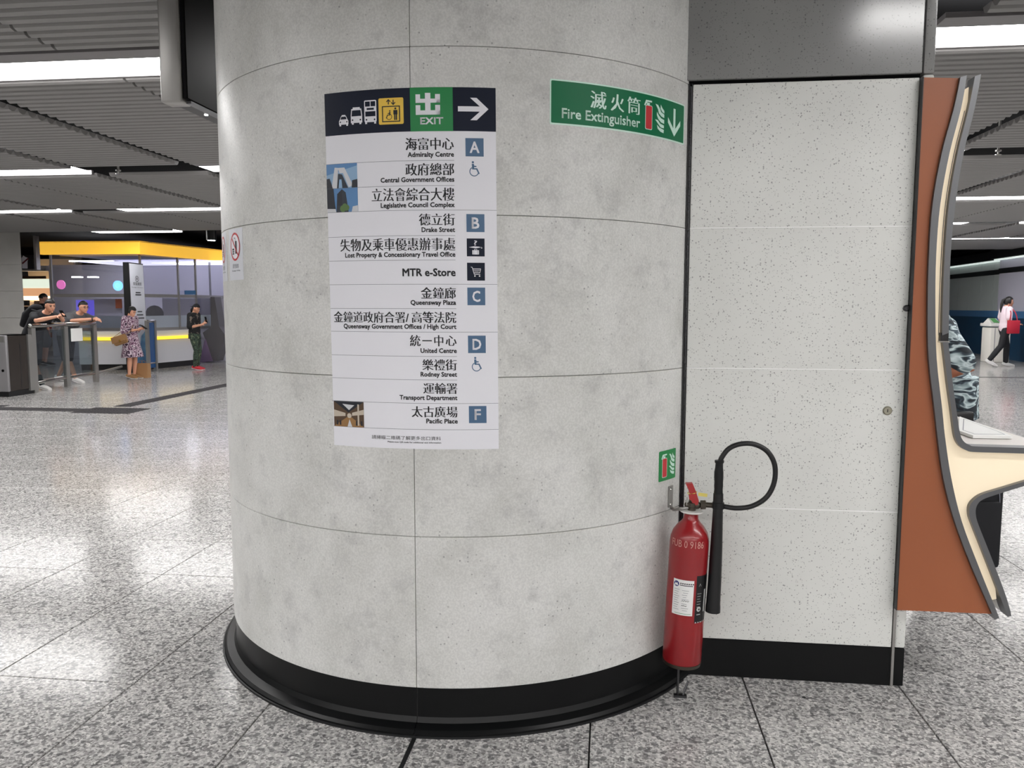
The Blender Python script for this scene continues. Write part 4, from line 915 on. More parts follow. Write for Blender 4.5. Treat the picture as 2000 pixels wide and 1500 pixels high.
for q in (Gp[1], Gp[2], Gp[3], G0, xy(350,19.55), xy(412,21.1)):
    m = MB(); m.obox((q[0], q[1], (zc+zb)/2), (1,0,0), (0,1,0), (0,0,1), .022, .022, (zb-zc)/2+.03); m.build('mullion', M['steel'], booth)
# counter: body, glowing line, sloped shelf
Cp = [xy(150, 17.6), xy(277, 17.9), xy(384, 19.7)]
for a, b in zip(Cp[:-1], Cp[1:]):
    m = MB(); m.wall(a, b, .14, zy-.05, .5); m.build('counter_front', M['booth_white'], booth)
    m = MB(); m.wall((a[0], a[1]+.06), (b[0], b[1]+.06), 0, .14, .4); m.build('toe_kick', M['black'], booth)
    m = MB(); m.wall((a[0]+.02, a[1]-.05), (b[0]+.05, b[1]-.03), zy-.04, zy+.035, .06); m.build('light_line', M['yellow_line'], booth)
    m = MB(); m.wall(a, b, zy+.0, zc-.07, .45); m.build('counter_ledge', M['white'], booth)
# slanting grey pylon with purple facet at the counter end, right wing
yq = 20.6
m = MB(); kp = lambda px, py: (ony(px, py, yq).x, ony(px, py, yq).z)
m.prism([kp(411,580), kp(419,580), kp(428,638), kp(440,655), kp(424,705), kp(416,705), kp(396,650), kp(412,638)], F(yq), F(yq+.35)); m.build('slanted_pylon', M['booth_grey'], booth)
m = MB(); m.prism([kp(402,662), kp(416,705), kp(390,709)], F(yq-.05), F(yq+.2)); m.build('purple_facet', M['booth_purple'], booth)
m = MB(); m.wall(xy(424, 21.4), xy(520, 24.5), .12, hz_(440, 655, 21.5), .4); m.build('wing_front', M['booth_white'], booth)
m = MB(); m.wall(xy(424, 21.5), xy(520, 24.6), 0, .12, .4); m.build('toe_kick', M['black'], booth)
# inside: back wall, poster, blue round sign, wall boards, lamps, added fill panel
m = MB(); m.box(xy(99, 22.6)[0], -5, 22.6, 22.7, 0, zb); m.build('back_wall', M['booth_in'], booth)
m = MB(); m.wall((Gp[1][0]-1.0, 20.9), (Gp[1][0]+.9, 21.3), 0, 1.75, .1); m.build('partition', M['booth_in'], booth)
m = MB(); m.box(-14.6, -8.6, 20.6, 26.5, zb-.03, zb-.01); m.build('fill_panel', mat('booth_fill_glow', srgb(226,226,240), .5, emit=srgb(226,226,246), strength=.85), booth)  # glowing panel added below the soffit to brighten the booth interior
for px, py, w_ in ((155,510,.5),(195,510,.8),(152,541,.25),(183,541,.25),(300,508,.5),(362,515,.5)):
    P = ony(px, py, 21.5); m = MB(); m.box(P.x-w_/2, P.x+w_/2, 21.4, 21.55, P.z-.02, P.z+.01); m.build('ceiling_tube', M['downlight'], booth)
P = ony(231, 558, 19.2); m = MB(); m.lathe([(.06,0),(.13,0),(.13,.03),(.06,.03),(.06,0)], P, (0,-1,0), 24); m.build('round_sign', mat('sign_glow', srgb(120,190,255), emit=srgb(120,190,255), strength=1.6), booth, 30)
P = ony(120, 556, 21); m = MB(); m.lathe([(0,0),(.13,0),(.13,.03),(0,.03)], P, (0,-1,0), 20); m.build('pink_sign', mat('pink_glow', srgb(236,130,190), emit=srgb(236,120,190), strength=.7), booth, 30)
a, b = ony(186, 584, 18.55), ony(240, 612, 18.55); m = MB(); m.box(a.x, b.x, 18.5, 18.52, b.z, a.z); m.build('notice_board', mat('board_grey', srgb(206,204,210), .5), booth)
a, b = ony(227, 584, 18.5), ony(240, 602, 18.5); m = MB(); m.box(a.x, b.x, 18.46, 18.48, b.z, a.z); m.build('orange_notice', mat('notice_orange', srgb(214,120,80), .5), booth)
a, b = ony(150, 586, 18.6), ony(186, 616, 18.6); m = MB(); m.box(a.x, b.x, 18.56, 18.58, b.z, a.z); m.build('blue_screen', mat('screen_blue', srgb(110,100,210), .4, emit=srgb(110,100,220), strength=.5), booth)
a, b = ony(352, 567, 19.6), ony(374, 575, 19.6); m = MB(); m.box(a.x, b.x, 19.8, 19.82, b.z, a.z); m.build('blue_strip', M['blue_cap'], booth)
# upholstered chair inside
P = ony(302, 612, 20.4); ch = thing('office_chair', 'dark office chair behind the booth glass beside the banner', 'chair', (P.x, 20.4, 0))
m = MB(); m.ell((P.x, 20.4, P.z-.02), (.27,.1,.24)); m.build('backrest', M['cloth_black'], ch, 40)
m = MB(); m.ell((P.x, 20.7, P.z-.5), (.27,.27,.07)); m.build('seat', M['cloth_black'], ch, 40)
m = MB(); m.loft([(P.x,20.7,.08),(P.x,20.7,P.z-.5)], [.03,.03], n=8); m.lathe([(.28,0),(.28,.04),(.05,.1),(0,.1)], (P.x,20.7,0), n=10); m.loft([(P.x,20.62,P.z-.48),(P.x,20.46,P.z-.2)], [.02,.02], n=8); m.build('base', M['black'], ch, 40)
# information banner stand
ban = thing('banner_stand', 'tall white information banner with a black side and sea blue foot', 'banner', (-11, 17.5, 0))
bl = onz(262, 728, 0); brr = onz(291, 723, 0); bt = ony(251, 512, bl.y); hb = bt.z; sh = ony(250, 512, bl.y).x - bl.x
br_t = ony(279, 513, brr.y); 
A0 = Vector((bl.x, bl.y, .0)); A1 = Vector((brr.x, brr.y, .0)); B0_ = Vector((bt.x, bt.y, hb)); B1_ = Vector((br_t.x, br_t.y, hb))
th = Vector((-.13, -.02, 0))
m = MB(); vs = [A0+th*1.3, A0, A1, A1+th, B0_+th, B0_, B1_, B1_+th]
m.add(vs, [(0,3,2,1),(4,5,6,7),(0,1,5,4),(1,2,6,5),(2,3,7,6),(3,0,4,7)]); m.build('board', M['black'], ban)
def on_ban(u, v, off):
    a = A0.lerp(B0_, v); b = A1.lerp(B1_, v); q = a.lerp(b, u); nrm = (A1-A0).cross(Vector((0,0,1))).normalized(); return q + nrm*(off*6)
p = Print(on_ban); p.rect(.02, .98, .01, .99, 0, 0); p.build('face', mat('banner_white', srgb(206,208,216), .4), ban)
mm = mat('sea_print', srgb(60,130,176), .4); t = NT(mm); t.color(t.ramp(t.noise(5, 4, .6), [(.35, srgb(36,110,164)), (.6, srgb(80,150,190)), (.72, srgb(150,190,212))]))
p = Print(on_ban); p.poly([(.02,.01),(.98,.01),(.98,.40),(.80,.36),(.6,.33),(.5,.26),(.3,.22),(.02,.2)], 0, 1); p.build('sea_print', mm, ban)
p = Print(on_ban); p.ring(.5, .855, .10, .125, 0, 1, asp=.22); p.rect(.47, .53, .845, .868, 0, 1); p.text('乘客資訊', .22, .80, .795, .825, 0, 1); p.text('Passenger Information', .12, .9, .770, .782, 0, 1)
for v, a, b in ((.725,.36,.7),(.705,.34,.74),(.55,.42,.74),(.52,.36,.8),(.49,.3,.86),(.425,.45,.62)): p.rect(a, b, v, v+.01, 0, 1)
p.build('lettering', M['ink'], ban)
# blue glass screen with posts behind the banner
sc1 = thing('blue_screen_barrier', 'short blue glass barrier with steel posts right of the banner', 'barrier', (-10.95, 18.3, 0))
a = onz(290, 727, 0); b = onz(305, 724.5, 0); d = (b-a); l = d.length; d.normalize(); n = Vector((-d.y,d.x,0))
m = MB(); m.obox((a+b)/2+Vector((0,0,.62)), d, n, (0,0,1), l/2, .01, .53); m.build('glass_panel', mat('blue_panel', srgb(24,76,132), .2), sc1)
for q in (b, a+d*.02):
    m = MB(); m.obox(q+Vector((0,0,.6)), (1,0,0), (0,1,0), (0,0,1), .035, .035, .6); m.build('post', M['steel'], sc1)
m = MB(); m.loft([a+Vector((0,0,1.19)), b+Vector((0,0,1.19))], [.03,.03], n=10); m.build('top_rail', M['chrome'], sc1, 40)
m = MB(); m.loft([a+Vector((0,0,.2)), b+Vector((0,0,.2))], [.025,.025], n=10); m.build('low_rail', M['chrome'], sc1, 40)

# shop far behind the pillar: lit ceiling band, shelves with goods
shop = thing('shop_front', 'warm lit shop with stocked shelves far away behind the pillar', 'shop', (-18, 24, 0))
SY = 24.
sx = lambda px: ony(px, 600, SY).x; sz = lambda py: ony(60, py, SY).z
m = MB(); m.box(sx(20), sx(112), SY+.9, SY+1.0, 0, 3.1); m.build('back_wall', mat('shop_cream', srgb(226,206,180), .5), shop)
m = MB(); m.box(sx(20), sx(106), SY-.3, SY, sz(530), sz(526)+.1); m.build('ceiling_band', M['white'], shop)
m = MB(); m.box(sx(20), sx(106), SY-.35, SY-.3, sz(545), sz(540)); m.build('bulkhead_trim', mat('trim_brown', srgb(110,84,66), .5), shop)
m = MB(); m.box(sx(20), sx(104), SY-.1, SY, sz(563), sz(545)); m.build('lit_panel', mat('lit_panel', srgb(214,226,214), .5, emit=srgb(222,232,214), strength=.55), shop)
m = MB(); m.box(sx(20), sx(104), SY-.12, SY-.02, sz(578), sz(563)); m.build('warm_band', mat('warm_band', srgb(230,186,150), .5, emit=srgb(255,190,140), strength=.35), shop)
m = MB(); m.box(sx(20), sx(104), SY+.2, SY+.9, sz(586), sz(578)); m.build('shelf_lamp', mat('shelf_lamp', srgb(255,226,190), emit=srgb(255,224,180), strength=1.2), shop)
for py in (597, 611, 626, 642, 660):
    m = MB(); m.box(sx(20), sx(104), SY+.3, SY+.88, sz(py)-.03, sz(py)); m.build('shelf', M['white'], shop)
gcols = [mat('goods_'+n, srgb(*c), .5) for n, c in (('green',(40,110,74)),('dark',(44,40,44)),('violet',(150,120,180)),('white',(226,216,206)),('orange',(220,130,70)),('red',(180,60,60)))]
goods = []
for ri, (py, cm, hh) in enumerate(((597,1,.16),(611,0,.16),(626,2,.17),(642,3,.18),(660,4,.2))):
    x = sx(44); k = 0
    while x < sx(100):
        w_ = .16 + .05*((k*7+ri*3) % 3); cmi = cm if (k+ri) % 3 else (cm+2) % 6
        gm = MB(); gm.box(x, x+w_*.9, SY+.34, SY+.6, sz(py), sz(py)+hh*(.8+.2*((k*5) % 3)/2))
        gm.build('boxed_product', gcols[cmi], label='small %s boxed product on the %s lit shelf of the far shop' % (('green','dark','violet','white','orange','red')[cmi], ('top','second','third','fourth','lowest')[ri]), cat='box', group='boxed goods on the far shop shelves'); x += w_; k += 1
# hanging sign in front of the shop
P = ony(46, 520, 16.9); hs = thing('hanging_sign', 'dark hanging sign with white emblem on a steel post beside the pillar', 'sign', (P.x, 18.6, 2.5))
yh = 18.7; a, b = ony(40, 498, yh), ony(66, 526, yh)
link('panel', bevel_box(a.x, b.x, yh, yh+.12, b.z, a.z, .01, M['black'], 'panel', 1), hs)
m = MB(); a2, b2 = ony(66.5, 486, yh), ony(73, 527, yh); m.box(a2.x, b2.x, yh-.02, yh+.12, b2.z, CH+.1); m.build('post', M['steel'], hs)
hs_map = lambda u, v, off: (u, yh-off, v)
p = Print(hs_map); q = ony(49, 512, yh); 
p.poly([(q.x-.09,q.z-.16),(q.x+.06,q.z-.16),(q.x+.07,q.z+.02),(q.x+.10,q.z+.1),(q.x+.02,q.z+.13),(q.x-.04,q.z+.17),(q.x-.09,q.z+.1)], 0, 1); p.line([(q.x-.07,q.z-.03),(q.x+.02,q.z+.04),(q.x+.09,q.z+.09)], .04, 1, 2); p.build('emblem', [M['sign_white'], mat('emblem_maroon', srgb(110,40,50), .5)], hs)
m = MB(); m.box(sx(20)-3, sx(20)+9, 23, 23.1, 2.35, CH+.3); 

# ------------------------------------------------------------------ right background: blue dado wall, podium
rw = thing('wall_far', 'far wall of pale panels over a dark blue dado with black bands', 'wall', (12, 26, 0), kind='structure')
WA = Vector((12.2, 28.2)); wd = Vector((.0698, .9976))
def onw(px):
    v = ray(px, 600); s_ = (WA.x*wd.y - WA.y*wd.x)/(v.x*wd.y - v.y*wd.x); return Vector((v.x*s_, v.y*s_))
w0, w1, w2 = onw(1850), onw(1965), Vector((11.3, 15.0)); w1b = w1 + Vector((-.25, 0)); w2b = w2 + Vector((-.25,0))
for a, b in ((w0, w1), (w1b, w2b)):
    mt = M['metal_panel'] if a is w0 else M['metal_panel2']
    n_ = 5; dz_ = (b-a)
    for i in range(n_):
        p0 = a + dz_*(i/n_) ; p1 = a + dz_*((i+.985)/n_)
        m = MB(); m.wall(p0, p1, 1.42, 2.55, .05); m.build('wall_panel', mt, rw)
        m = MB(); m.wall(p0, p1, 2.70, 2.98, .05); m.build('wall_panel', mt, rw)
    sh_ = Vector((.03, 0))
    m = MB(); m.wall(a+sh_, b+sh_, 0, CH+.2, .1); m.build('wall_backing', M['void'], rw)
    m = MB(); m.wall(a-sh_, b-sh_, 0, 1.22, .05); m.build('blue_dado', M['blue_dark'], rw)
    m = MB(); m.wall(a-sh_*2, b-sh_*2, 1.22, 1.42, .08); m.build('blue_cap', M['blue_cap'], rw)
    m = MB(); m.wall(a-sh_, b-sh_, 2.55, 2.70, .06); m.build('black_band', M['black'], rw)
    m = MB(); m.wall(a-sh_*10, b-sh_*10, 2.98, CH+.05, .3); m.build('bulkhead', M['black'], rw)
    m = MB(); m.wall(a-sh_*6, b-sh_*6, 2.95, 2.98, .2); m.build('wall_light', mat('wall_light', (1,1,1), emit=(.86,1,.95,1), strength=.35), rw)
PY_ = 23.6
pd_ = thing('map_podium', 'white map podium with a coloured slanted top before the blue wall', 'podium', (onz(1950, 700, 0).x*.9, PY_, 0))
kx = lambda px, py: ony(px, py, PY_)
a, b = kx(1936, 640), kx(1975, 640)
link('body', bevel_box(a.x, b.x, PY_, PY_+.55, 0, kx(1940, 640).z, .02, mat('podium_white', srgb(226,222,214), .4), 'body'), pd_)
zt_ = kx(1940, 638).z
link('top_slab', bevel_box(a.x-.04, b.x+.04, PY_-.03, PY_+.6, zt_, zt_+.09, .02, M['white'], 'top_slab'), pd_)
z2 = kx(1945, 622).z
m = MB(); m.add([(a.x, PY_, zt_+.09), (b.x, PY_, zt_+.09), (b.x, PY_+.5, z2), (a.x+.12, PY_+.5, z2), (a.x, PY_+.5, zt_+.09), (b.x, PY_+.5, zt_+.09)], [(0,1,2,3),(0,3,4),(1,5,2),(3,2,5,4),(0,4,5,1)]); m.build('slanted_desk', M['white'], pd_)
for i, cc in enumerate(((90,170,90),(60,96,170),(140,70,90))):
    x = a.x + .08 + i*.17; m = MB(); e = .012; s1 = (z2-zt_-.09)/.5
    m.add([(x, PY_+.04, zt_+.09+.04*s1+e), (x+.15, PY_+.04, zt_+.09+.04*s1+e), (x+.2, PY_+.45, zt_+.09+.45*s1+e), (x+.06, PY_+.45, zt_+.09+.45*s1+e)], [(0,1,2,3)]); m.build('map_panel', mat('map_%d' % i, srgb(*cc), .4), pd_)
m = MB(); m.box(a.x+.10, a.x+.115, PY_-.003, PY_, .03, zt_-.04); m.build('door_seam', M['line_grey'], pd_)

# ------------------------------------------------------------------ people
def remeshed(mb, name, voxel, mats, smooth_it=4):
    me = mb.mesh(name+'_raw', mats, recalc=True); o = bpy.data.objects.new('raw', me); COL.objects.link(o)
    md = o.modifiers.new('r', 'REMESH'); md.mode = 'VOXEL'; md.voxel_size = voxel
    sm = o.modifiers.new('s', 'SMOOTH'); sm.factor = .5; sm.iterations = smooth_it
    dg = bpy.context.evaluated_depsgraph_get(); out = bpy.data.meshes.new_from_object(o.evaluated_get(dg)); out.name = name
    bpy.data.objects.remove(o); bpy.data.meshes.remove(me)
    out.materials.clear(); out.materials.append(mats)
    out.polygons.foreach_set('use_smooth', [True]*len(out.polygons)); return out
V = Vector
def mixv(a, b, k): return a + (b-a)*k
def hand(mb, w, d, up, side, curl, grip=0):
    """palm with four fingers and a thumb leaving its side. d: direction of the palm, up: back of the hand normal"""
    d = d.normalized(); up = (up - d*up.dot(d)).normalized(); lat = d.cross(up)*side
    mb.loft([w, w+d*.045, w+d*.085], [(.013,.024),(.014,.036),(.012,.037)], lat=lat, n=10)
    for i, (o, l) in enumerate(((.028,.068),(.010,.078),(-.009,.072),(-.027,.056))):
        b = w + d*.085 + lat*o; dd = d; P = [b - d*.012]; 
        for sgm in (.42,.33,.25):
            b = b + dd*(l*sgm); P.append(b); ax_ = lat*side; dd = (Quaternion(lat*1.0, 0) @ dd); dd = (dd*math.cos(curl) - up*math.sin(curl)).normalized(); up2 = up
        mb.loft(P, [.0092,.0088,.008,.0068], n=8)
    tb = w + d*.022 + lat*.026; td = (d*.75 + lat*.62 - up*.25).normalized()
    mb.loft([tb-lat*.01, tb+td*.035, tb+td*.06+d*.004-up*.008], [.0115,.0098,.008], n=8)
def person(label, loc, yaw, s, J, wear, head=(0,0), hair='short', skin='skin', voxel=.0095, group=None, hands=True, curl=(.35,.35), mask=False):
    root = thing('person', label, 'person', loc, group)
    Rz = Matrix.Rotation(yaw, 3, 'Z'); L0 = V(loc)
    T_ = lambda p: Rz @ (V(p)*s) + L0
    G = {k: T_(p) for k, p in J.items()}; lat = Rz @ V((0,1,0)); fwd = Rz @ V((1,0,0))
    mid = lambda a, b, k: mixv(G[a], G[b], k)
    def torso(mb, e=0, a=0, z=0):
        pts = [G['pelvis'] + (G['pelvis']-G['waist'])*.55, G['pelvis'], mid('pelvis','waist',.6), G['waist'], mid('waist','chest',.5), G['chest'], mid('chest','neck',.55), mid('chest','neck',.85)]
        rr = [(.075,.115),(.105,.158),(.105,.152),(.098,.140),(.105,.148),(.112,.160),(.095,.155),(.062,.10)]
        k = wear.get('girth', 1)
        mb.loft(pts[a:len(pts)-z], [((x*k+e)*s, (y*k+e)*s) for x, y in rr[a:len(rr)-z]], lat=lat, n=18)
    def arm(mb, sd, e=0, t0=0, t1=2.0):
        P = [G['sh'+sd], mixv(G['sh'+sd], G['el'+sd], .5), G['el'+sd], mixv(G['el'+sd], G['wr'+sd], .35), G['wr'+sd]]; r = [.052,.045,.037,.039,.026]
        n = {1: 2, .5: 2}.get(t1, 5)
        if t1 < 2: P = [P[0], mixv(P[0], P[2], t1*.5), mixv(P[0], P[2], t1)]; r = [.054,.050,.050]
        mb.loft(P, [(x+e)*s for x in r], n=12)
    def leg(mb, sd, e=0, t1=2.0, flare=0):
        P = [G['hip'+sd], mixv(G['hip'+sd], G['kn'+sd], .5), G['kn'+sd], mixv(G['kn'+sd], G['an'+sd], .3), G['an'+sd]]; r = [.088,.074,.054,.056,.034]
        if t1 < 1.01: P = [P[0], mixv(P[0], P[2], t1*.5), mixv(P[0], P[2], t1)]; r = [.09,.084+flare*.5,.076+flare]
        elif t1 < 2: P = P[:3] + [mixv(G['kn'+sd], G['an'+sd], .5), mixv(G['kn'+sd], G['an'+sd], t1-1)]; r = [.088,.074,.056,.054,.046]
        mb.loft(P, [(x+e)*s for x in r], n=14)
    mb = MB(); torso(mb)
    for sd in 'lr':
        mb.ell(G['sh'+sd], (.056*s,.056*s,.056*s)); arm(mb, sd); leg(mb, sd)
        an, to = G['an'+sd], G['to'+sd]; mb.loft([an + (an-to).normalized()*.04*s - V((0,0,.03*s)), mixv(an, to, .5) - V((0,0,.012*s)), to], [(.036*s,.036*s),(.034*s,.042*s),(.022*s,.038*s)], lat=Rz @ V((0,1,0)), n=10)
        if hands:
            w = G['wr'+sd]; hd = J.get('hd'+sd); d = (Rz @ V(hd)) if hd else (w - G['el'+sd]); hup = Rz @ V(J.get('hu'+sd, (0,0,1)))
            h2 = MB(); hand(h2, V((0,0,0)), d, hup, 1 if sd == 'r' else -1, curl[0] if sd == 'l' else curl[1])
            mb.add([V(v)*s + w for v in h2.v], h2.f)
    # head with nose, chin, ears
    hc = G['head']; pitch, hy_ = head; RH = Rz @ Matrix.Rotation(hy_, 3, 'Z') @ Matrix.Rotation(pitch, 3, 'Y')
    H = lambda x, y, z: hc + RH @ (V((x, y, z))*s)
    mb.loft([G['neck'] + (G['chest']-G['neck'])*.3, G['neck'], H(-.012,0,-.05)], [.062*s,.052*s,.054*s], n=14)
    hm = MB(); hm.ell((0,0,0), (.094,.075,.112), n=28); vs = []
    for x, y, z in hm.v:
        if z < 0: k = 1 + 2.2*z*abs(z)/.112; x2 = x*(1+.5*z) + (.012*(-z/.112)); y2 = y*(1+2.6*z*(-z)/.112*-1 if False else 1-.30*(z/.112)**2)
        else: x2, y2 = x-.004*z/.112, y
        if x2 > .06 and -.02 < z < .03: x2 -= .006
        vs.append(H(x2, y2, z))
    mb.add(vs, hm.f)
    mb.loft([H(.082,0,.022), H(.098,0,-.006), H(.102,0,-.022)], [.007*s,.011*s,.013*s], n=8); mb.ell(H(.076,0,-.088), (.022*s,.024*s,.018*s), n=10)
    mb.loft([H(.086,-.022,-.055), H(.093,0,-.053), H(.086,.022,-.055)], [.0065*s,.0085*s,.0065*s], n=8)
    for e in (-1, 1): mb.ell(H(-.004, e*.077, -.008), (.019*s,.010*s,.030*s), RH, n=10)
    link('body', remeshed(mb, 'body', voxel, M[skin]), root)
    for e in (-1, 1):
        fm_ = MB(); fm_.ell(H(.081, e*.031, .010), (.008*s,.014*s,.0065*s), RH, n=8); fm_.build('eye', M['hair'], root, 60)
        fm_ = MB(); fm_.loft([H(.086, e*.016, .028), H(.083, e*.034, .033), H(.074, e*.048, .028)], [.004*s]*3, n=6); fm_.build('eyebrow', M['hair'], root, 60)
    fm_ = MB(); fm_.loft([H(.092,-.02,-.056), H(.101,0,-.0545), H(.092,.02,-.056)], [.003*s]*3, n=6); fm_.build('mouth', mat('lips', srgb(160,90,84), .5), root, 60)
    # hair
    hb_ = MB(); hb_.ell((0,0,0), (.104,.086,.122), n=32); vs = []
    for x, y, z in hb_.v:
        fr = x/.104; lo = {'short': .035, 'bob': -.05, 'long': -.06, 'cap': .03}[hair]
        keep = z > .055 + max(0, fr)*.012 or (fr < (.30 if hair != 'short' else .12) and z > (lo if fr > -.35 else lo-.055))
        k = 1.0 if keep else .80; n_ = 1 + .015*math.sin(37*x*9+11*y*13+z*170); vs.append(H(x*k*n_-.006, y*k*n_, z*k*n_+.004))
    hb_.add(vs, []) if False else None
    h3 = MB(); h3.add(vs, hb_.f)
    if hair == 'cap':
        h3.build('cap', M['cloth_black'], root, 60); c3 = MB()
        c3.loft([H(-.075,0,.022), H(-.115,0,.010), H(-.155,0,-.006)], [(.010*s,.070*s),(.007*s,.066*s),(.004*s,.045*s)], lat=RH @ V((0,1,0)), n=12); c3.build('cap_peak', M['cloth_black'], root, 60)
        c3 = MB(); c3.loft([H(-.06,0,-.01), H(-.085,0,-.08), H(-.07,0,-.15)], [(.05*s,.07*s),(.04*s,.06*s),(.02*s,.035*s)], lat=RH @ V((0,1,0)), n=12); c3.build('hair', M['hair'], root, 60)
    else:
        h3.build('hair', M['hair'], root, 60)
    if hair == 'long':
        c3 = MB(); c3.loft([H(-.095,0,.05), H(-.135,0,.02), H(-.150,0,-.08), H(-.150,0,-.19), H(-.140,0,-.27)], [.026*s,.036*s,.034*s,.026*s,.010*s], n=12); c3.build('ponytail', M['hair'], root, 60)
    # clothes
    def garment(name, fn, mt, vx=.012):
        g_ = MB(); fn(g_); link(name, remeshed(g_, name, vx, M[mt], 3), root)
    if 'top' in wear:
        mt, sl = wear['top']
        def fn(g_):
            torso(g_, .016, 1 if not wear.get('long') else 0, 1)
            for sd in 'lr': g_.ell(G['sh'+sd], (.070*s,.066*s,.066*s)); arm(g_, sd, .020, t1=sl)
        garment('shirt', fn, mt)
    if 'dress' in wear:
        def fn(g_):
            torso(g_, .016, 2, 1)
            hem = (G['kn'+'l']+G['kn'+'r'])/2 + V((0,0,-.0*s))
            g_.loft([mid('waist','chest',.2), G['waist'], G['pelvis'], mixv(G['pelvis'], hem, .5), hem], [(.10*s,.14*s),(.11*s,.15*s),(.15*s,.185*s),(.195*s,.21*s),(.245*s,.25*s)], lat=lat, n=20, dome=False)
            for sd in 'lr': g_.ell(G['sh'+sd], (.070*s,.066*s,.066*s)); arm(g_, sd, .026, t1=1); g_.loft([mixv(G['sh'+sd],G['el'+sd],.7), mixv(G['el'+sd],G['wr'+sd],.35)], [.068*s,.078*s], n=12)
        garment('dress', fn, wear['dress'])
    if 'legs' in wear:
        mt, ln, fl = wear['legs']
        def fn(g_):
            torso(g_, .010, 0, 5)
            for sd in 'lr': leg(g_, sd, .012, ln, fl)
        garment('shorts' if ln < 1.2 else 'trousers', fn, mt)
    for sd in 'lr':
        if 'socks' in wear:
            g_ = MB(); g_.loft([mixv(G['an'+sd], G['kn'+sd], .38), G['an'+sd]], [.052*s,.040*s], n=12); g_.build('sock', M[wear['socks']], root, 60)
        if 'shoes' in wear:
            an, to = G['an'+sd], G['to'+sd]; d = (to-an); d.z = 0; d.normalize(); la = V((0,0,1)).cross(d)
            dn = (to-an).normalized()
            g_ = MB(); g_.loft([an-dn*.055*s-V((0,0,.035*s)), an-V((0,0,.030*s)), mixv(an,to,.55)-V((0,0,.012*s)), to+dn*.02*s], [(.040*s,.036*s),(.05*s,.042*s),(.040*s,.048*s),(.024*s,.040*s)], lat=la, n=14)
            sh_ = g_.build('shoe', M[wear['shoes']], root, 60)
            g_ = MB(); off = V((0,0,-.052*s)); g_.loft([an-dn*.075*s-V((0,0,.028*s))+V((0,0,-.030*s)), mixv(an,to,.5)+V((0,0,-.048*s)), to+dn*.03*s-V((0,0,.016*s))], [(.014*s,.036*s),(.014*s,.048*s),(.012*s,.038*s)], lat=la, n=12); g_.build('sole', M['shoe_white'], sh_, 60)
    return root, G, H
STAND = dict(pelvis=(0,0,.93), waist=(.01,0,1.05), chest=(0,0,1.26), neck=(-.005,0,1.43), head=(.035,0,1.565), shl=(0,.17,1.38), shr=(0,-.17,1.38), ell=(-.02,.22,1.1), elr=(-.02,-.22,1.1), wrl=(.05,.2,.86), wrr=(.05,-.2,.86),
             hipl=(0,.085,.9), hipr=(0,-.085,.9), knl=(.02,.09,.49), knr=(.02,-.09,.49), anl=(-.02,.09,.085), anr=(-.02,-.09,.085), tol=(.15,.10,.03), tor=(.15,-.10,.03))
def pose(**kw): d = dict(STAND); d.update(kw); return d
LEAN = pose(pelvis=(0,0,.92), waist=(.05,0,1.04), chest=(.20,0,1.20), neck=(.37,0,1.335), head=(.47,0,1.455), shl=(.30,.18,1.29), shr=(.30,-.18,1.29), ell=(.44,.26,1.20), elr=(.44,-.26,1.20), wrl=(.70,.16,1.255), wrr=(.70,-.14,1.245),
            hipl=(.0,.085,.89), hipr=(.0,-.085,.89), knl=(-.10,.1,.48), knr=(.12,-.1,.47), anl=(-.36,.1,.10), anr=(.30,-.1,.085), tol=(-.20,.11,.035), tor=(.47,-.11,.03))
def head_at(px, py, Y, J, yaw, s):       # stand point so that the head appears where the survey saw it
    P = ony(px, py, Y); h_ = Matrix.Rotation(yaw, 3, 'Z') @ (V(J['head'])*s); return (P.x-h_.x, P.y-h_.y, 0)
# man in black leaning on the fence with a phone
J = dict(LEAN); J.update(wrl=(.66,.02,1.29), wrr=(.66,-.04,1.27), hdl=(.9,-.15,.25), hdr=(.9,.15,.25), hul=(0,.5,.8), hur=(0,-.5,.8)); s = 1.06
la = head_at(98, 601, 13.45, J, -.25, s)
r, G, H = person('man in black t-shirt and shorts leaning on the fence over a phone', la, -.25, s, J, dict(top=('cloth_black', .62), legs=('cloth_dark', .95, .02), socks='cloth_dark', shoes='shoe_white', girth=1.12), head=(.28, -.2), curl=(.8,.8))
b_ = MB(); c_ = mixv(G['chest'], G['waist'], .35); dn_ = (G['neck']-G['pelvis']).normalized(); bk = V((0,0,1)) ; lt = Matrix.Rotation(-.25,3,'Z') @ V((0,1,0)); nb = dn_.cross(lt).normalized()
nb = nb if nb.z > 0 else -nb
b_.loft([c_ + nb*.20*s - dn_*.20*s, c_ + nb*.23*s, c_ + nb*.20*s + dn_*.2*s], [(.06*s,.12*s),(.09*s,.145*s),(.06*s,.12*s)], lat=lt, n=14); bp = b_.build('backpack', M['cloth_black'], smooth=60, label='black backpack on the back of the man in black at the fence', cat='backpack')
b_ = MB()
for e in (-.11, .11): b_.loft([c_+nb*.14*s+dn_*.2*s+lt*e*s, G['neck']+lt*e*1.1*s+nb*.03*s, mixv(G['chest'],G['neck'],.5)+lt*e*1.25*s-nb*.13*s], [.014*s]*3, n=8)
b_.build('strap', M['cloth_black'], bp, 60)
w_ = (G['wrl']+G['wrr'])/2 + (Matrix.Rotation(-.25,3,'Z') @ V((.115,0,.045)))
def phone(c, tilt, yaw, lab):
    o = link('phone', bevel_box(-.038, .038, -.005, .005, -.075, .075, .004, M['black_gloss'], 'phone', 1), label=lab, cat='phone'); o.location = c; o.rotation_euler = (0, tilt, yaw+PI/2); o.rotation_euler = (tilt, 0, yaw+PI/2); return o
phone(w_, -.7, -.25, 'dark phone in the hands of the man in black at the fence')
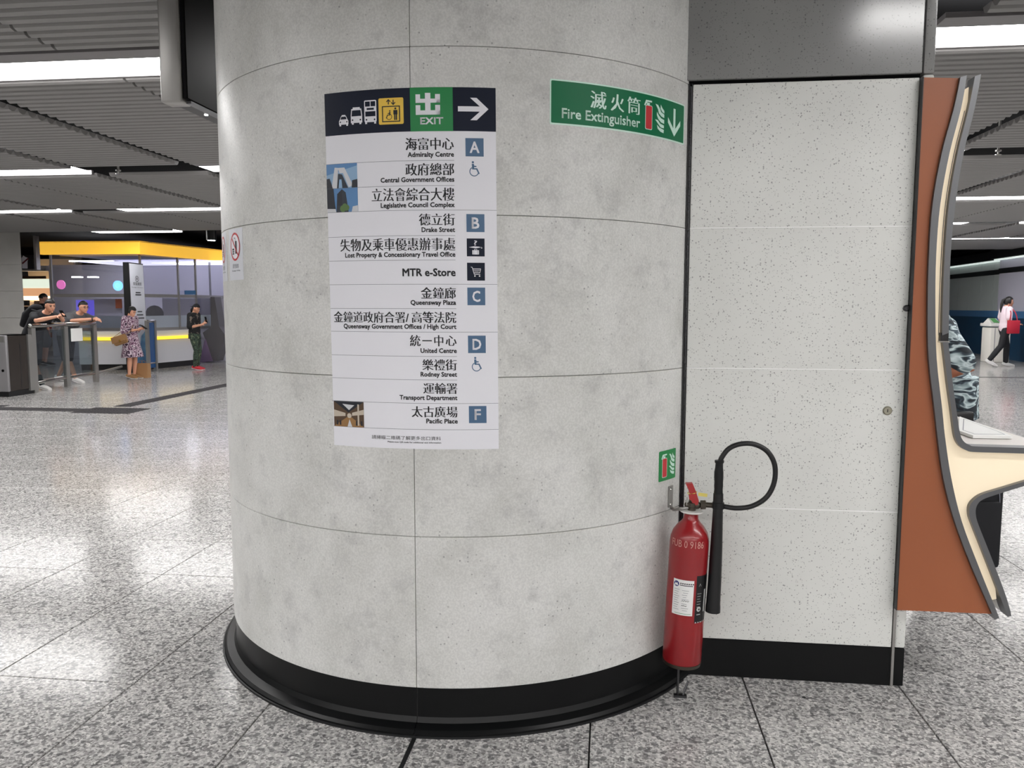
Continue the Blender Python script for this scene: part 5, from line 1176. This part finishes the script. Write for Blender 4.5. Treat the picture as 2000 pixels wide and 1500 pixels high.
# man in grey leaning on the fence with folded hands
J = dict(LEAN); J.update(wrl=(.72,.05,1.25), wrr=(.74,-.02,1.235), hdl=(.85,-.4,-.25), hdr=(.85,.35,-.3)); s = 1.04
la = head_at(163, 601, 14.75, J, -.2, s)
r, G, H = person('man in grey t-shirt and glasses resting his arms on the fence end', la, -.2, s, J, dict(top=('cloth_grey', .68), legs=('cloth_black', .98, .02), shoes='shoe_white', girth=1.08), head=(.18, -.15), curl=(.5,.5))
m = MB()
for e in (-1, 1):
    pts = [H(.094, e*.033+.022*math.cos(k*PI/6), .008+.018*math.sin(k*PI/6)) for k in range(13)]; m.loft(pts, [.0022*s]*13, n=5, dome=False); m.loft([H(.09, e*.055, .012), H(.01, e*.083, .012)], [.002*s]*2, n=5)
m.loft([H(.1,-.011,.01), H(.1,.011,.01)], [.002*s]*2, n=5); m.build('glasses', M['black'], r, 40)
m = MB(); m.lathe([(.034*s,-.012),(.036*s,-.012),(.036*s,.012),(.034*s,.012)], mixv(G['wrr'], G['elr'], .08), (G['elr']-G['wrr']), 14); m.build('wristwatch', M['black'], r, 40)
# someone standing behind the man in black
la = head_at(85, 589, 19.0, STAND, .9, 1.10)
person('person with dark hair standing mostly hidden behind the man in black', la, .9, 1.10, STAND, dict(top=('cloth_black', .7), legs=('cloth_grey', .95, .02), shoes='cloth_black'), head=(.3, 0), voxel=.012)
# woman in the floral dress
s = .92
J = pose(head=(.055,0,1.545), ell=(-.03,.20,1.10), elr=(-.02,-.21,1.09), wrl=(.22,.06,1.14), wrr=(.22,-.07,1.13), hdl=(.8,-.1,.35), hdr=(.8,.1,.35), hul=(0,.6,.7), hur=(0,-.6,.7))
la = (onz(261, 739, 0).x-.02, onz(261, 739, 0).y, 0)
r, G, H = person('woman in a purple floral dress looking down at her phone', la, -.08, s, J, dict(dress='floral', shoes='bag_brown'), head=(.50, 0), hair='bob', curl=(.8,.8))
phone((G['wrl']+G['wrr'])/2 + V((.13,-.02,.05)), -1.0, -.05, 'black phone held by the woman in the floral dress')
hx = G['hipr'] + V((-.02,-.25,.0))
hb2 = thing('handbag', 'small brown shoulder bag at the hip of the woman in floral dress', 'bag', hx)
R_ = Matrix.Rotation(-.30, 3, 'Y'); m = MB()
m.obox(hx, R_ @ V((1,0,0)), (0,1,0), R_ @ V((0,0,1)),   .145, .05, .09); me = m.mesh('bag_body', M['bag_brown']); bm = bmesh.new(); bm.from_mesh(me); bmesh.ops.bevel(bm, geom=bm.edges[:], offset=.02, segments=2, affect='EDGES'); bm.to_mesh(me); bm.free(); link('bag_body', me, hb2)
m = MB(); m.obox(hx + R_ @ V((0,-.058,.03)), R_ @ V((1,0,0)), (0,1,0), R_ @ V((0,0,1)), .160, .006, .065); m.build('flap', M['bag_brown'], hb2)
m = MB(); m.obox(hx + R_ @ V((.02,-.066,-.02)), R_ @ V((1,0,0)), (0,1,0), R_ @ V((0,0,1)), .016, .005, .022); m.build('clasp', mat('gold', srgb(230,190,90), .25, 1), hb2)
m = MB(); pts = spline([hx + R_ @ V((-.15,-.02,.09)), mixv(hx, G['shl'], .5)+V((-.06,-.06,.0)), G['shl']+V((0,-.04,.075)), mixv(hx, G['shl'], .5)+V((.13,-.07,.0)), hx + R_ @ V((.15,-.02,.09))], 5); m.loft(pts, [.006]*len(pts), n=6); m.build('strap', M['bag_brown'], hb2, 60)
q = onz(272, 738.5, 0); kb_ = thing('paper_bag', 'brown paper carrier bag on the floor at the feet of the woman in floral dress', 'bag', (q.x, q.y+.12, 0))
x0_, x1_, h_ = q.x-.135, q.x+.150, .31; y0_ = q.y+.06; m = MB()
m.add([(x0_,y0_,0),(x1_,y0_,0),(x1_,y0_+.14,0),(x0_,y0_+.14,0),(x0_-.004,y0_,h_),(x1_+.004,y0_+.01,h_),(x1_,y0_+.13,h_),(x0_,y0_+.13,h_),(x0_+.01,y0_+.01,h_-.02),(x1_-.01,y0_+.02,h_-.02),(x1_-.01,y0_+.12,h_-.02),(x0_+.01,y0_+.12,h_-.02)],
      [(0,3,2,1),(0,1,5,4),(1,2,6,5),(2,3,7,6),(3,0,4,7),(4,5,9,8),(5,6,10,9),(6,7,11,10),(7,4,8,11),(8,9,10,11)]); m.build('bag_body', M['kraft'], kb_)
for dy in (.01,.12):
    m = MB(); pts = spline([V((q.x-.05,y0_+dy,h_-.01)), V((q.x-.03,y0_+dy,h_+.05)), V((q.x+.03,y0_+dy,h_+.05)), V((q.x+.05,y0_+dy,h_-.01))], 4); m.loft(pts, [.004]*len(pts), n=6); m.build('handle', M['kraft'], kb_, 60)
# person in cap and camouflage trousers
s = .955
J = pose(head=(.07,0,1.545), neck=(.02,0,1.42), ell=(-.02,.22,1.10), elr=(.0,-.21,1.08), wrl=(.24,.05,1.16), wrr=(.23,-.05,1.14), hdl=(.6,-.1,.75), hdr=(.75,.1,.5), hul=(0,.7,.4), hur=(0,-.7,.4), knl=(.07,.07,.49), knr=(.08,-.07,.49), anl=(.0,.06,.085), anr=(.02,-.07,.085), tol=(.17,.07,.03), tor=(.2,-.08,.03))
la = (onz(384, 722, 0).x-.02, onz(384, 722, 0).y, 0)
r, G, H = person('person in backwards black cap, printed black tee and camouflage trousers using a phone', la, -.05, s, J, dict(top=('graphic_tee', .95), legs=('camo', 2, 0), shoes='shoe_red', girth=1.06, long=True), head=(.42, 0), hair='cap', curl=(.7,.7))
m = MB(); zz = G['pelvis']; m.loft([zz+V((-.0,0,-.02))*s, zz+V((.0,0,-.14))*s], [(.135*s,.178*s),(.14*s,.182*s)], lat=(0,1,0), n=18, dome=False); m.build('camouflage_hem', M['camo'], r, 60)
phone((G['wrl']+G['wrr'])/2 + V((.09,0,.11)), -.25, -.05, 'phone held up by the person in the backwards cap')
# person in tie dye leaning to the kiosk screen
s = 1.10
J = pose(pelvis=(.0,0,.93), waist=(.02,0,1.06), chest=(.09,0,1.25), neck=(.27,0,1.40), head=(.38,0,1.47), shl=(.14,.19,1.345), shr=(.14,-.19,1.345), ell=(-.02,.25,1.07), elr=(.0,-.27,1.02), wrl=(.24,.20,1.03), wrr=(.30,-.16,.98), hdl=(.95,0,-.1), hdr=(.95,0,-.12))
la = (2.095, 5.22, 0)
r, G, H = person('person in a tie-dye shirt bending to the kiosk screen, head hidden behind it', la, PI-.05, s, J, dict(top=('tiedye', .84), legs=('cloth_black', 2, .02), shoes='cloth_black', girth=1.12, long=True), head=(.3, 0), skin='skin_tan', curl=(.4,.4))
m = MB(); c_ = G['pelvis']; m.loft([c_+V((0,0,.10)), c_+V((0,0,-.04)), c_+V((.01,0,-.16))], [(.155*s,.205*s),(.16*s,.21*s),(.16*s,.21*s)], lat=(0,1,0), n=20, dome=False); m.build('shirt_tail', M['tiedye'], r, 60)
m = MB(); pts = spline([c_+V((-.12,-.22,-.10)), c_+V((.04,-.25,-.12)), c_+V((.09,-.24,-.2)), c_+V((.08,-.22,-.36))], 5); m.loft(pts, [.003]*len(pts), n=6); m.build('pocket_piping', M['line_grey'], r, 60)
# woman with the red tote walking right
s = 1.075
J = pose(chest=(.01,0,1.27), head=(.055,0,1.56), ell=(-.03,.2,1.12), elr=(-.02,-.21,1.10), wrl=(.2,.14,1.06), wrr=(.20,-.14,1.05), knl=(.10,.07,.50), knr=(-.10,-.08,.50), anl=(.10,.08,.085), anr=(-.36,-.09,.15), tol=(.27,.09,.03), tor=(-.20,-.10,.04))
la = (onz(1958, 716, 0).x, onz(1958, 716, 0).y, 0)
r, G, H = person('woman with ponytail in pale t-shirt and black leggings walking with a red tote', la, .0, s, J, dict(top=('cloth_white', .72), legs=('cloth_black', 1.9, 0), shoes='shoe_white', girth=1.0), head=(.12, 0), hair='long')
tx_ = G['shr'] + V((.06,-.10,-.45)); tt = thing('tote_bag', 'red tote bag hanging from the shoulder of the walking woman', 'bag', tx_)
link('bag_body', bevel_box(tx_.x-.13, tx_.x+.15, tx_.y-.05, tx_.y+.05, tx_.z-.17, tx_.z+.17, .02, M['bag_red'], 'bag_body'), tt)
m = MB(); pts = spline([tx_+V((-.1,-.03,.16)), tx_+V((-.07,-.0,.36)), G['shr']+V((-.02,.02,.085)), tx_+V((.04,-.0,.36)), tx_+V((.08,-.03,.16))], 5); m.loft(pts, [.012]*len(pts), n=8); m.build('strap', M['bag_red'], tt, 60)
# dark clothed person cut by the right edge
la = (onz(2012, 713, 0).x, onz(2012, 713, 0).y, 0)
person('person in dark clothes walking at the right edge of the picture', la, .0, 1.03, STAND, dict(top=('cloth_dark', 1), legs=('cloth_black', 2, 0), shoes='cloth_black', girth=1.15), voxel=.012)
